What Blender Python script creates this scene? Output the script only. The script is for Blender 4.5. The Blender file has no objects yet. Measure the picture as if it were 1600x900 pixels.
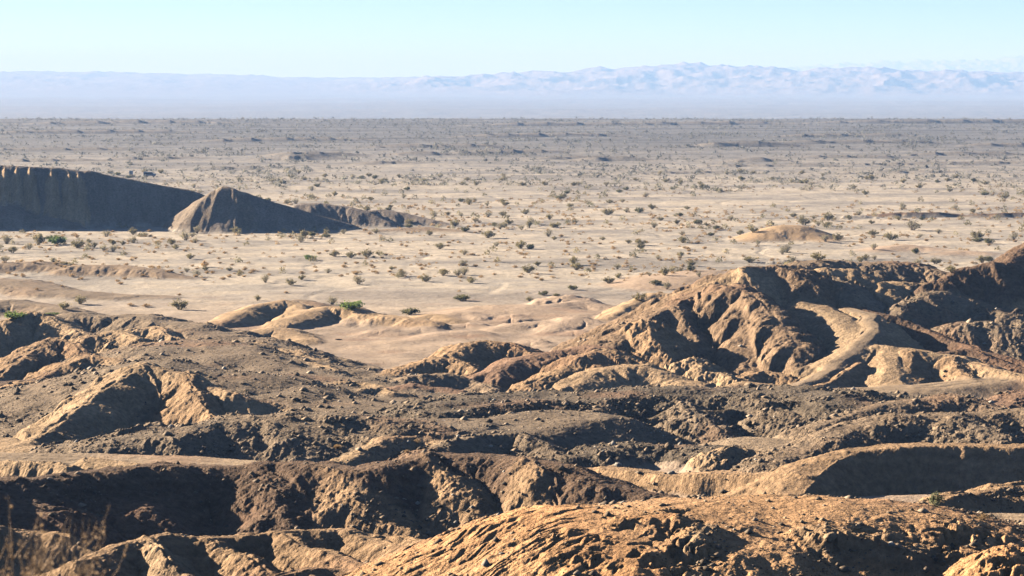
import bpy, math, random
import numpy as np
from concurrent.futures import ThreadPoolExecutor

RES = 1.0
R_ = math.radians
sc = bpy.context.scene
col = sc.collection

# ------------------------------------------------------------------ camera
F, VH = 3600.0, 125.0                       # focal length in photo pixels, horizon row
PITCH = math.atan((450 - VH) / F)
cam = bpy.data.cameras.new('camera')
camo = bpy.data.objects.new('camera', cam)
col.objects.link(camo)
cam.sensor_width = 36.0
cam.lens = 36.0 * F / 1600.0
cam.clip_start, cam.clip_end = 0.3, 90000.0
camo.rotation_euler = (R_(90) - PITCH, 0, 0)
cam.dof.use_dof = True
cam.dof.focus_distance = 230.0
cam.dof.aperture_fstop = 5.6
sc.camera = camo

# ------------------------------------------------------------------ light
SUN_EL, SUN_AZ = R_(18), R_(-61)            # azimuth from +Y (view), negative = left
SUN_STR, SKY_STR, EXPO = 5.0, 0.06, 1.9
world = bpy.data.worlds.new('World')
sc.world = world
world.use_nodes = True
wn = world.node_tree
wn.nodes.clear()
wo = wn.nodes.new('ShaderNodeOutputWorld')
wb = wn.nodes.new('ShaderNodeBackground')
ws = wn.nodes.new('ShaderNodeTexSky')
ws.sky_type = 'NISHITA'
ws.sun_disc = False
ws.sun_elevation = SUN_EL
ws.sun_rotation = SUN_AZ
ws.altitude = 200
ws.air_density = 0.25
ws.dust_density = 0.1
ws.ozone_density = 1.5
wb.inputs['Strength'].default_value = SKY_STR
wn.links.new(ws.outputs[0], wb.inputs[0])
wn.links.new(wb.outputs[0], wo.inputs[0])
sun = bpy.data.lights.new('sun', 'SUN')
sun.energy = SUN_STR
sun.angle = R_(0.5)
sun.color = (1.0, 0.87, 0.70)
suno = bpy.data.objects.new('sun', sun)
col.objects.link(suno)
from mathutils import Vector
sdir = Vector((math.sin(SUN_AZ) * math.cos(SUN_EL), math.cos(SUN_AZ) * math.cos(SUN_EL), math.sin(SUN_EL)))
suno.rotation_euler = sdir.to_track_quat('Z', 'Y').to_euler()

sc.view_settings.view_transform = 'Standard'
sc.view_settings.look = 'None'
sc.view_settings.gamma = 1
sc.view_settings.use_curve_mapping = False
sc.view_settings.exposure = EXPO
sc.cycles.max_bounces = 4
sc.cycles.diffuse_bounces = 0
sc.cycles.volume_bounces = 1
sc.cycles.use_denoising = True

HAZE_DENSITY = 1.15e-4
HAZE_COLOR = (0.26, 0.465, 0.85)

# ------------------------------------------------------------------ noise
_rng = np.random.RandomState(7)
PERM = _rng.permutation(256).astype(np.int32)
PERM = np.concatenate([PERM, PERM])
_ga = _rng.rand(256) * 2 * np.pi
GX, GY = np.cos(_ga).astype(np.float32), np.sin(_ga).astype(np.float32)
HX, HY = _rng.rand(256).astype(np.float32), _rng.rand(256).astype(np.float32)

def hidx(ix, iy):
    return PERM[(PERM[ix & 255] + iy) & 255]

def perlin(x, y):
    fx, fy = np.floor(x), np.floor(y)
    ix, iy = fx.astype(np.int32), fy.astype(np.int32)
    x = (x - fx).astype(np.float32); y = (y - fy).astype(np.float32)
    u = x * x * x * (x * (x * 6 - 15) + 10)
    v = y * y * y * (y * (y * 6 - 15) + 10)
    def g(dx, dy):
        h = hidx(ix + dx, iy + dy)
        return GX[h] * (x - dx) + GY[h] * (y - dy)
    a, b, c, d = g(0, 0), g(1, 0), g(0, 1), g(1, 1)
    ab = a + (b - a) * u
    return (ab + ((c + (d - c) * u) - ab) * v) * 1.45

def fbm(x, y, n=4, gain=0.5):
    s, a = 0, 1.0
    for i in range(n):
        s = s + a * perlin(x + 17.3 * i, y - 9.1 * i)
        x, y = x * 2.03, y * 2.03
        a *= gain
    return s

def billow(x, y, n=3, gain=0.5):
    s, a = 0, 1.0
    for i in range(n):
        s = s + a * np.abs(perlin(x + 7.7 * i, y + 3.1 * i))
        x, y = x * 2.1, y * 2.1
        a *= gain
    return s

def sstep(a, b, x):
    t = np.clip((x - a) / (b - a), 0, 1)
    return t * t * (3 - 2 * t)

def erosion(px, py, dx, dy):
    """stripes running down the slope; returns height and its derivative"""
    fx, fy = np.floor(px), np.floor(py)
    ix, iy = fx.astype(np.int32), fy.astype(np.int32)
    rx = (px - fx).astype(np.float32); ry = (py - fy).astype(np.float32)
    va = 0; vx = 0; vy = 0; wt = 0
    tau = np.float32(2 * np.pi)
    for i in (-1, 0, 1, 2):
        for j in (-1, 0, 1, 2):
            h = hidx(ix + i, iy + j)
            qx = rx - i - (HX[h] - 0.5) * 0.8 + 0.0
            qy = ry - j - (HY[h] - 0.5) * 0.8 + 0.0
            w = np.exp(-2.2 * (qx * qx + qy * qy))
            m = (qx * dx + qy * dy) * tau
            wt = wt + w
            va = va + np.cos(m) * w
            s = -np.sin(m) * w
            vx = vx + s * dx
            vy = vy + s * dy
    return va / wt, vx / wt, vy / wt

# ------------------------------------------------------------------ projection helpers
CP, SP = math.cos(PITCH), math.sin(PITCH)
def ray(u, v):
    a, b = (u - 800.0) / F, (450.0 - v) / F
    Y = CP + b * SP
    return a / Y, (-SP + b * CP) / Y            # x/y and z/y
def P(u, v, d):
    t, k = ray(u, v)
    return (t * d, d, k * d)

# ------------------------------------------------------------------ grid (fan)
def logrows(a, b, r):
    n = max(2, int(math.log(b / a) / r * RES))
    return np.exp(np.linspace(math.log(a), math.log(b), n, endpoint=False))
rows = np.concatenate([logrows(1.5, 78, .035), logrows(78, 130, .00085), logrows(130, 240, .0012), logrows(240, 330, .0014),
                       logrows(330, 720, .0021), logrows(720, 2600, .0035), logrows(2600, 34000, .008)])
nc = int(1200 * RES)
tin = np.linspace(-0.236, 0.236, nc)
wing = 0.236 + np.cumsum(0.0006 * 1.05 ** np.arange(95))
wing = wing[wing < 1.25]
tc = np.concatenate([-wing[::-1], tin, wing])
NR, NC = len(rows), len(tc)
print('grid', NR, NC, NR * NC)

# ------------------------------------------------------------------ albedos
SAND  = (.40, .30, .215)
PLAIN = (.375, .335, .28)
MUD   = (.37, .245, .14)
TAN   = (.42, .295, .175)
RUST  = (.27, .17, .11)
ORANGE= (.56, .315, .15)
GREY  = (.245, .185, .125)
DGREY = (.155, .122, .086)
BROWN = (.165, .108, .07)
GBROWN= (.28, .205, .135)
TRACK = (.315, .235, .155)
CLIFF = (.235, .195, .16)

CLS = ['desert_plain', 'badland_hills', 'foreground_hill', 'dark_ridge', 'cliff_ridge', 'sand_mound', 'dirt_track',
       'far_valley', 'distant_mountains', 'sand_hummocks']
CI = {n: i for i, n in enumerate(CLS)}

RID = []
def R(cls, colr, pts, s=.5, sb=None, r=1.0, w=0.0, ero=1.0, rough=1.0, grav=0.0, k=.6, lo=None):
    RID.append(dict(c=CI[cls], col=colr, p=[P(*q) for q in pts], s=s, sb=sb if sb else s, r=r, w=w, ero=ero, rough=rough, grav=grav, k=k, lo=lo))
B, H_, D_, C_, M_, T_, S_ = 'badland_hills', 'foreground_hill', 'dark_ridge', 'cliff_ridge', 'sand_mound', 'dirt_track', 'sand_hummocks'

#RIDGES
# --- nearest orange hill, bottom right
R(H_, ORANGE, [(872,798,98),(905,801,97),(950,848,92.5),(1015,908,88)], s=.43, r=1.1, ero=1.1, rough=.6, k=1.2)
R(H_, (.53,.32,.165), [(1062,790,96.3),(1100,784,97.3),(1180,784,98),(1300,786,98),(1420,796,98),(1520,812,98),(1600,826,98),(1800,850,98)], s=.34, r=3.2, ero=.38, rough=1.1, grav=.3, k=1.2)
R(H_, ORANGE, [(950,812,95),(985,804,95),(1040,797,95)], s=.8, r=.4, ero=1.3, rough=1.5, k=.4)
R(H_, TAN, [(1060,856,91.2),(1085,815,93.5)], s=1.1, r=.5, ero=2, rough=1.6, k=.4)
R(H_, MUD, [(1270,822,93.5),(1330,830,93.2),(1400,842,92.8),(1420,850,92.5)], s=1.0, sb=.3, r=.5, ero=1.2, rough=2.0, grav=.2, k=.3)
R(H_, ORANGE, [(1560,872,90),(1585,854,91.5),(1640,850,92),(1800,860,92)], s=.8, r=.8, ero=1.2, rough=1.6, k=.6)
R(H_, ORANGE, [(1540,898,88),(1600,892,88),(1700,890,88)], s=1.2, r=.5, ero=1.5, rough=1.6, k=.3)
# --- second row, bottom left
R(B, MUD, [(-200,818,113),(0,827,113),(60,832,113.5),(110,840,113),(160,862,112)], s=.8, r=.5, ero=1.1)
R(B, MUD, [(110,872,106),(150,860,107),(205,842,109),(270,830,110.5),(330,838,111),(400,834,112.5),(520,829,114),(590,836,113.5),(640,842,112),(720,860,108)], s=.75, r=.5, ero=1.2, rough=1.2, k=.5)
R(B, TAN, [(225,840,109.5),(262,868,107),(300,905,104)], s=.9, r=.4, ero=1.4, rough=1.8, k=.4)
R(B, MUD, [(335,840,110.5),(380,868,108),(420,895,105.5)], s=.8, r=.4, ero=1.4, rough=1.6, k=.4)
R(B, MUD, [(440,833,112.5),(500,862,109),(545,888,106)], s=.8, r=.4, ero=1.3, rough=1.4, k=.4)
R(B, MUD, [(540,832,113.5),(620,862,109.5),(680,880,107)], s=.8, r=.4, ero=1.2, k=.4)
R(B, MUD, [(430,910,97),(480,890,99),(560,892,99.5),(640,900,98)], s=.7, r=.4, ero=.8)
# --- dark ridge
R(D_, BROWN, [(-250,770,139),(-80,757,143),(0,749,146),(100,739,150),(180,733,153),(300,727,156),(430,730,156),(500,724,155),(560,734,153.5),(600,724,155),
      (680,714,157),(760,711,157),(820,714,155.5),(880,730,153),(950,750,150.5),(1010,766,148.5),(1075,781,147)], s=.62, r=1.2, ero=.8, rough=.8, grav=.25)
R(D_, MUD, [(512,733,154),(565,768,150.2),(640,838,145)], s=.75, r=.7, ero=1, rough=1.4, grav=.5)
R(D_, MUD, [(655,716,156.5),(705,752,152.5),(790,822,147)], s=.75, r=.7, ero=1, rough=1.4, grav=.5)
R(D_, MUD, [(826,716,155),(848,748,151),(866,805,147.5)], s=.8, r=.6, ero=1.3, rough=1.4, grav=.3)
R(D_, BROWN, [(900,738,152.5),(935,775,149),(960,812,147)], s=.7, r=.8, ero=1.1, rough=1.2, grav=.3)
R(D_, BROWN, [(398,731,156),(440,770,151),(470,838,146)], s=.6, r=1, ero=1, rough=1.4, grav=.5)
R(D_, BROWN, [(170,735,153),(215,790,147.5),(235,855,143)], s=.55, r=1.2, ero=1, rough=.8)
R(D_, BROWN, [(20,750,146.5),(50,800,142),(60,860,138)], s=.55, r=1.2, ero=1.3, rough=.8)
# --- left track bench
R(T_, TRACK, [(-250,708,174),(0,713,172),(150,718,171),(300,723,169),(430,729,166),(500,733,163)], s=1.0, r=.3, w=2.2, ero=.8, rough=.15, k=.2)
R(B, TAN, [(150,722,168),(230,728,166),(330,733,163)], s=.8, r=.3, w=.5, ero=1.6, rough=.6)
R(B, TAN, [(-150,722,169),(0,722,168),(60,724,167.5),(110,728,166)], s=1.0, r=.3, w=.3, ero=2.2, rough=.8)
# --- H left peak
R(B, TAN, [(205,576,221),(222,572,222),(252,576,221),(292,583,219),(335,603,216),(372,620,213)], s=.72, r=.6, ero=1.2, rough=1.1)
R(B, TAN, [(222,572,222),(165,607,214),(112,645,206),(62,684,197),(0,712,190)], s=.62, r=.5, ero=1.6, rough=.8)
R(B, MUD, [(292,583,219),(308,620,211),(338,668,203)], s=.85, r=.5, ero=1.5, rough=1.3)
R(B, TAN, [(390,624,212.5),(430,630,212),(500,646,209)], s=1.0, r=.3, w=.3, ero=1.3, rough=1.0)
R(B, GREY, [(260,572,228),(340,590,228),(430,612,224),(520,632,219),(600,650,212)], s=.25, r=2, w=3, ero=.4, rough=.6, grav=.8)
# --- gravel apron
R(B, GREY, [(130,712,181),(185,690,184),(250,668,187),(350,657,190),(480,648,193),(560,650,192),(640,664,189)], s=.31, sb=.3, r=1.2, ero=.55, rough=1.4, grav=1)
R(B, GREY, [(480,655,193),(600,662,193),(700,664,194),(800,664,196),(880,650,200)], s=.4, r=1, w=3.5, ero=.3, rough=.5, grav=.6)
R(B, TAN, [(540,728,178),(575,705,181),(612,684,184.5),(650,680,185),(690,690,184)], s=.6, r=.5, ero=.7, rough=1.0, grav=.5)
R(B, GREY, [(650,712,179),(700,692,183),(750,682,186),(810,678,187),(850,690,184),(885,713,180)], s=.6, r=.5, ero=.8, rough=1.2, grav=.7)
R(B, MUD, [(862,655,203),(830,675,198),(800,690,194)], s=.5, r=.8, ero=.8, rough=1, grav=.5)
# --- middle dark gravel ridge
R(B, DGREY, [(680,650,203),(740,634,210),(800,627,214),(870,625,216),(960,622,217),(1080,617,219),(1150,615,219),(1250,618,216),(1300,628,211),(1335,648,205)], s=.55, sb=.15, r=1.0, w=1.2, ero=.7, rough=1.4, grav=1)
R(B, GBROWN, [(940,628,215),(905,655,208.5),(870,690,202)], s=.6, r=.7, ero=.8, rough=1.3, grav=.8)
R(B, GREY, [(1060,622,217),(1100,655,208),(1130,690,203)], s=.55, r=.8, ero=1, rough=1.6, grav=1)
R(B, GREY, [(1180,618,217),(1230,650,208),(1265,690,201)], s=.55, r=.8, ero=1, rough=1.6, grav=1)
R(B, DGREY, [(872,722,179),(920,704,182.5),(980,690,185.5),(1042,687,186),(1100,696,184),(1160,716,180)], s=.5, r=1.2, ero=.5, rough=1.6, grav=1)
R(B, TAN, [(1115,712,178),(1150,699,180),(1185,702,179.5),(1225,718,177)], s=.8, r=.4, ero=1.3, rough=1.6, grav=.3)
R(B, TRACK, [(1190,690,189),(1260,700,186),(1330,705,184)], s=.3, r=1, w=2, ero=.4, rough=.5)
R(B, MUD, [(945,731,171),(1000,735,169),(1060,741,166),(1130,738,164),(1235,738,161)], s=1.4, sb=.5, r=.25, w=.5, ero=.9, rough=.7, grav=.1, k=.3)
R(B, MUD, [(1210,790,151),(1235,765,153),(1262,738,156),(1300,716,159.5),(1335,702,161.5),(1380,699,162),(1500,698,162),(1800,697,162)], s=1.15, sb=.5, r=.5, w=.7, ero=.7, rough=.7, k=.3)
R(B, GBROWN, [(1225,722,171),(1285,688,176.5),(1340,663,181),(1400,653,183),(1500,650,184),(1650,643,184),(1800,640,184)], s=.55, r=1.2, w=.4, ero=.6, rough=1.2, grav=.8)
R(B, GREY, [(1500,650,184),(1530,675,178),(1560,700,174)], s=.5, r=.8, ero=.8, rough=1.6, grav=1)
R(B, GBROWN, [(1280,668,193),(1340,645,198),(1400,628,203),(1470,618,206),(1520,623,205),(1575,642,200)], s=.55, r=1, ero=.6, rough=1, grav=.5)
R(B, RUST, [(1540,640,208),(1600,618,214),(1700,610,218)], s=.4, r=1, ero=1, rough=1.2, grav=.3)
R(S_, SAND, [(1200,800,149),(1420,790,151),(1800,790,151)], s=.6, r=.5, w=3.5, ero=.1, rough=.1)
R(B, MUD, [(1445,795,121),(1480,776,124),(1560,763,126),(1640,760,127),(1800,760,127)], s=.75, r=.9, ero=1.3, rough=1.3, grav=.2)
R(T_, TRACK, [(1500,812,111),(1580,812,112),(1800,812,112)], s=.8, r=.5, w=1.8, ero=.2, rough=.2)
# --- base track behind and its climb
R(T_, TRACK, [(780,640,222),(1000,615,250),(1150,612,250),(1250,611,250),(1350,609,250),(1450,604,251),(1530,596,254),(1600,590,257),(1750,585,262)], s=.3, r=1, w=1.6, ero=.15, rough=.2, k=.8)
R(T_, TRACK, [(1215,609,251),(1262,596,255),(1298,578,260),(1328,556,266),(1352,535,272),(1366,512,279),(1360,492,288),(1330,482,294)], s=1.3, r=.4, w=.55, ero=.1, rough=.15, k=.25)
R(B, TAN, [(1215,614,251),(1262,601,255),(1298,583,260),(1328,561,266),(1352,540,272),(1366,517,279),(1360,497,288),(1330,487,294)], s=.68, r=.6, w=.7, ero=1.5, rough=1.1, k=.8)
R(B, (.36,.26,.16), [(1262,470,296),(1285,478,294),(1322,500,285),(1345,525,277),(1330,545,270),(1300,565,264)], s=.6, r=1.2, w=.3, ero=.6, rough=.5, k=1)
R(B, TAN, [(1372,540,270),(1430,546,268),(1500,558,265),(1560,577,259),(1620,592,254)], s=.6, r=.7, ero=1.2, rough=.8)
R(B, MUD, [(1420,548,267),(1425,575,261),(1432,598,256)], s=.6, r=.5, ero=1.2, rough=1)
R(B, MUD, [(1490,558,264),(1505,580,259),(1520,600,254)], s=.6, r=.5, ero=1.2, rough=1, grav=.4)
R(B, TAN, [(1385,545,269),(1400,580,259),(1395,605,253)], s=.5, r=.6, w=.4, ero=.8, rough=.5)
R(B, MUD, [(1345,568,262),(1300,597,254),(1270,606,251)], s=.8, r=.4, ero=1.2, rough=.6)
# --- big right hill
R(B, (.27, .185, .115), [(952,545,272),(985,514,281),(1020,496,288),(1060,476,294),(1100,452,299),(1135,428,303),(1172,416,304),(1215,413,305),(1240,424,303),(1262,440,300)], s=.95, sb=.5, r=.8, ero=1.3, rough=1.1, grav=.2, k=.6)
R(B, TAN, [(1120,438,301),(1160,420,303),(1200,418,305)], s=.6, r=.6, ero=.8, rough=.8)
R(B, (.27, .185, .115), [(1120,446,298),(1150,452,294),(1185,470,288),(1215,500,280),(1243,540,271),(1266,588,263)], s=.95, r=2.2, ero=2.2, rough=.9, k=.8)
R(B, (.27, .185, .115), [(1135,455,294),(1158,500,284),(1172,550,274),(1170,590,267)], s=1.0, r=1.6, ero=2.2, rough=.9, k=.8)
R(B, (.27, .185, .115), [(1060,482,292),(1078,520,284),(1095,560,276)], s=1.0, r=.9, ero=1.8, rough=1.2)
R(B, MUD, [(1010,500,279),(1015,530,274),(1060,570,268),(1120,598,262)], s=.7, r=.6, ero=1.6, rough=1.8)
R(B, TAN, [(1080,560,266),(1110,580,262),(1150,596,258)], s=.7, r=.5, ero=1.4, rough=2.2)
R(B, TAN, [(1130,606,254),(1160,597,256),(1200,600,255),(1230,607,253)], s=.5, r=.8, ero=.8, rough=.8)
R(B, MUD, [(1160,590,262),(1190,578,265),(1230,588,262)], s=.6, r=.8, ero=1.2, rough=1.3)
# right back hills
R(B, TAN, [(1235,460,300),(1258,436,305),(1290,420,309),(1330,420,310),(1375,440,307),(1402,462,303)], s=.6, r=1, ero=1.1, rough=.9)
R(B, GREY, [(1285,424,309),(1325,450,302),(1360,478,297)], s=.7, r=.8, ero=1.2, rough=1.3, grav=.4)
R(B, GBROWN, [(1240,412,320),(1310,408,325),(1390,409,328),(1430,415,328),(1490,426,325),(1545,440,320)], s=.4, r=1.2, ero=.9, rough=1, grav=.6)
R(B, BROWN, [(1470,440,306),(1505,424,309),(1545,412,311),(1575,410,312),(1590,398,316),(1620,375,322),(1720,330,332)], s=.7, r=.8, ero=1.3, rough=1.2)
R(B, GREY, [(1368,502,291),(1400,480,297),(1440,462,301),(1485,458,303),(1530,472,301),(1600,500,295)], s=.55, r=1.0, ero=1, rough=1.3, grav=.8)
R(B, TAN, [(1400,440,312),(1440,442,312),(1480,455,309),(1530,462,307),(1620,480,303)], s=.45, r=.8, ero=.9, rough=.9)
R(B, BROWN, [(1345,478,296),(1385,492,292),(1425,506,289),(1480,528,283),(1530,548,276),(1600,565,270)], s=.7, r=.6, ero=1.1, rough=1.0)
R(B, GREY, [(1480,505,291),(1540,505,290),(1620,520,286)], s=.55, r=1, ero=1, rough=1.2, grav=.8)
R(B, BROWN, [(1470,552,271),(1510,548,272),(1545,560,268),(1600,575,264)], s=.6, r=.7, ero=1.2, rough=1.2)
# lumps below the big hill
R(B, TAN, [(890,600,252),(925,582,256),(955,573,259),(1000,570,260),(1030,578,258),(1065,592,255),(1110,611,250)], s=.62, r=1.6, ero=1.0, rough=.7)
R(B, MUD, [(820,605,252),(862,585,257),(905,560,263),(945,548,267),(985,560,265)], s=.6, r=.7, ero=1.4, rough=1.2)
R(B, MUD, [(925,556,265),(940,580,259),(945,600,255)], s=.8, r=.6, ero=1.4, rough=1.6)
R(B, RUST, [(770,580,262),(820,560,267),(870,548,270),(915,541,272),(940,543,271)], s=.5, r=.9, ero=1, rough=.7)
R(B, MUD, [(695,556,276),(730,540,281),(765,532,284),(795,534,284),(830,549,281)], s=.6, r=.6, ero=1.5, rough=1)
R(B, MUD, [(600,583,265),(640,570,269),(680,557,273),(700,560,273),(740,576,268)], s=.55, r=.5, ero=1.4, rough=1.2)
R(B, GBROWN, [(640,592,256),(700,586,258),(740,590,257),(770,606,253)], s=.6, r=.7, ero=1.3, rough=1.2)
R(B, RUST, [(578,632,238),(600,608,243),(640,599,246),(680,604,246),(720,618,243),(748,632,239)], s=.5, r=1.4, ero=.9, rough=.8)
R(B, DGREY, [(690,652,226),(730,636,231),(790,628,234),(860,624,236),(920,622,237)], s=.5, r=.8, w=.6, ero=.4, rough=1, grav=1)
# --- left middle slopes
R(B, GREY, [(110,496,322),(135,490,324),(200,493,322),(270,504,314),(330,518,306),(400,536,296),(440,545,290)], s=.42, sb=.3, r=1.2, w=1, ero=.8, rough=1, grav=.7)
R(B, GREY, [(260,540,296),(330,550,289),(400,560,283),(470,568,277),(540,580,269),(620,592,261)], s=.4, r=1, w=1, ero=1.2, rough=1.2, grav=.6)
R(B, TAN, [(170,575,268),(200,560,274),(240,560,274),(300,575,267),(380,590,260)], s=.4, r=1, ero=1.3, rough=1.2, grav=.3)
R(B, GREY, [(300,540,280),(380,575,262),(450,595,252),(540,605,246),(600,618,240)], s=.22, r=2, w=4, ero=.7, rough=.8, grav=.7)
R(B, GREY, [(350,590,246),(450,612,238),(550,630,231)], s=.2, r=2, w=4, ero=.5, rough=.8, grav=.7)
R(B, TAN, [(-100,520,300),(0,505,306),(45,489,312),(80,494,311),(125,520,304)], s=.6, r=.7, ero=1.4, rough=1)
R(B, MUD, [(0,585,270),(45,548,281),(85,530,287),(115,538,285),(135,556,280)], s=.65, r=.8, ero=1.6, rough=1.2)
R(B, MUD, [(65,588,265),(110,565,271),(150,555,274),(185,562,272),(205,585,266)], s=.6, r=.7, ero=1.6, rough=.9)
R(B, BROWN, [(-200,600,248),(0,600,248),(60,596,249),(130,606,247)], s=.4, r=.8, w=1.5, ero=.5, rough=.7)
R(B, GREY, [(-100,640,232),(40,628,236),(110,618,239)], s=.8, r=.4, w=1, ero=1, rough=1.2)
R(B, GREY, [(0,655,226),(60,640,230),(120,635,231),(150,645,229)], s=.6, r=.6, ero=1, rough=1.4, grav=.4)
R(B, RUST, [(-150,655,214),(0,652,216),(30,652,216),(65,668,213)], s=.5, r=1, ero=1.2, rough=1)
R(B, TAN, [(-100,690,195),(0,690,195),(50,700,192)], s=.3, r=1, w=1, ero=.8, rough=.6)
for q in ([(215,520,306),(240,515,308),(268,530,302)],[(290,548,285),(330,544,287),(382,557,281)],[(330,569,272),(372,571,271),(424,588,264)],[(436,574,272),(480,575,270),(524,589,263)],
          [(480,634,226),(530,628,228),(584,645,222)],[(376,602,247),(420,601,246),(474,618,240)],[(520,604,247),(556,601,248),(590,610,245)],[(150,530,298),(180,524,300),(215,538,294)],
          [(200,548,287),(228,543,289),(262,556,283)],[(560,618,236),(590,614,238),(610,622,235)],[(400,548,286),(440,552,284),(490,566,277)],[(10,612,242),(60,604,245),(100,610,242)]):
    R(B, (MUD, TAN, TAN)[len(RID) % 3], [(u_, v_ - 7, d_) for u_, v_, d_ in q], s=.55, r=.5, ero=1.4, rough=1.0, grav=.3)
# --- soft hummocks mid distance
R(S_, GBROWN, [(-150,416,452),(0,411,460),(60,409,462),(100,417,458)], s=.3, r=2, w=1, ero=.7, rough=.8, grav=.3)
R(S_, GBROWN, [(130,414,452),(180,414,452),(230,419,448),(290,434,440)], s=.3, r=1.5, ero=.7, rough=.8, grav=.3)
R(S_, GREY, [(-100,434,420),(20,438,418),(90,455,405),(180,461,400),(240,464,400)], s=.3, r=2, w=2, ero=.8, rough=.8, grav=.4)
R(S_, GREY, [(-50,475,370),(20,468,376),(60,475,372),(110,485,364)], s=.25, r=1.5, ero=.8, rough=.8)
R(S_, TAN, [(335,505,345),(370,490,353),(405,475,360),(440,468,364),(465,474,362),(480,490,355)], s=.5, r=1.0, ero=.9, rough=.5)
R(S_, TAN, [(440,502,346),(475,488,353),(510,478,358),(545,480,358),(600,492,351),(680,503,345)], s=.4, r=1.2, ero=.8, rough=.5)
R(S_, TAN, [(640,498,353),(670,490,358),(700,498,353)], s=.3, r=1.5, ero=.5, rough=.3)
R(S_, GREY, [(430,475,366),(470,468,370),(500,474,366)], s=.3, r=1.0, ero=.4, rough=.8)
R(S_, TAN, [(380,520,326),(430,512,331),(480,530,322)], s=.3, r=1.5, ero=.6, rough=.5)
R(S_, SAND, [(830,488,366),(870,475,374),(910,470,378),(945,478,374)], s=.32, r=1.2, ero=.7, rough=.3)
R(S_, SAND, [(770,515,340),(815,504,346),(850,502,347),(870,514,341)], s=.32, r=1.5, ero=.8, rough=.3)
R(S_, SAND, [(850,520,336),(880,505,344),(905,495,349),(930,505,345),(950,520,336)], s=.32, r=1.5, ero=.8, rough=.3)
R(S_, SAND, [(620,535,322),(690,520,330),(730,517,332),(770,530,326)], s=.22, r=1.5, ero=.8, rough=.3)
R(S_, TAN, [(938,498,350),(970,482,356),(1000,468,362),(1030,457,367),(1075,460,366),(1100,470,360)], s=.5, r=.8, ero=1, rough=.5)
R(S_, SAND, [(700,495,358),(800,478,368),(900,490,360)], s=.15, r=2, w=2, ero=.4, rough=.3)
R(S_, SAND, [(1060,432,428),(1100,424,436),(1150,430,430)], s=.15, r=2, w=2, ero=.4, rough=.3)
for (u_, v_, d_, w_) in [(560,498,352,18),(600,515,338,22),(660,512,342,16),(735,505,347,20),(720,488,360,24),(760,478,369,20),(800,492,358,16),(835,532,321,20),(780,545,314,18),
                          (690,540,316,22),(905,515,338,14),(955,500,350,14),(985,485,362,12),(560,540,316,16),(1010,520,338,14),(880,462,386,18)]:
    R(S_, SAND, [(u_ - w_, v_ + 7, d_ - 3), (u_ - w_ * .3, v_ + 1, d_), (u_ + w_ * .3, v_, d_), (u_ + w_, v_ + 6, d_ - 3)], s=.3, r=.9, ero=1.4, rough=.4)
# --- shadowed cliffs
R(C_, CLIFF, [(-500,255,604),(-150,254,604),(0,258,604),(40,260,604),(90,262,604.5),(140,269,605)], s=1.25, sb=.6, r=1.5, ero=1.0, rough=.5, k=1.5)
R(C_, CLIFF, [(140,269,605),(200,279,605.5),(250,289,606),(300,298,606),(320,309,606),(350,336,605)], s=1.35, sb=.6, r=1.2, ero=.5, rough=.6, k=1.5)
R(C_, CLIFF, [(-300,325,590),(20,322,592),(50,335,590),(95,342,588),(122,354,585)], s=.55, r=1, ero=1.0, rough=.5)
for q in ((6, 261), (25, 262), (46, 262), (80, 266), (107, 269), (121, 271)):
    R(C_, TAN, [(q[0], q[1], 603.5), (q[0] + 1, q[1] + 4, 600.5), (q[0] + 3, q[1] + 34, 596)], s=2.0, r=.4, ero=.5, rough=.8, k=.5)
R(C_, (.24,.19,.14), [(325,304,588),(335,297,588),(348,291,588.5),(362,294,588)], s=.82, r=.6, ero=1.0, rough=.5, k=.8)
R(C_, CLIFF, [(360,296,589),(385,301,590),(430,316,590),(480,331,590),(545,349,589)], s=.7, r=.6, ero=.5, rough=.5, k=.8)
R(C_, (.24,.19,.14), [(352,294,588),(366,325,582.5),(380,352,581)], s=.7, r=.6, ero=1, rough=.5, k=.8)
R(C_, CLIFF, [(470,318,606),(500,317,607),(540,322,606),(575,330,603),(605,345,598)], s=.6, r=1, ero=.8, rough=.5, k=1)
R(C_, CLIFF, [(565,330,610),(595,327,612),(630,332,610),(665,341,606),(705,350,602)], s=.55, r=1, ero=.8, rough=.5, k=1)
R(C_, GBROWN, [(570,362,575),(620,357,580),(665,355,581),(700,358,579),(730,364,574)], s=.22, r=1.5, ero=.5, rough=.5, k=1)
R(S_, GBROWN, [(420,364,575),(440,360,578),(455,364,575)], s=.25, r=.8, ero=.5)
# mound and minor mounds on the plain
R(M_, TAN, [(1172,374,542),(1200,360,549),(1222,352,553),(1243,352,553),(1265,362,549),(1290,376,541)], s=.36, r=3.2, ero=.2, rough=.5, k=1)
R(M_, SAND, [(1378,388,512),(1415,382,517),(1450,388,512)], s=.16, r=1.5, ero=.4, rough=.3, k=1)
R(M_, SAND, [(1480,396,500),(1510,392,504),(1535,396,500)], s=.16, r=1.5, ero=.4, rough=.3, k=1)
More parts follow.
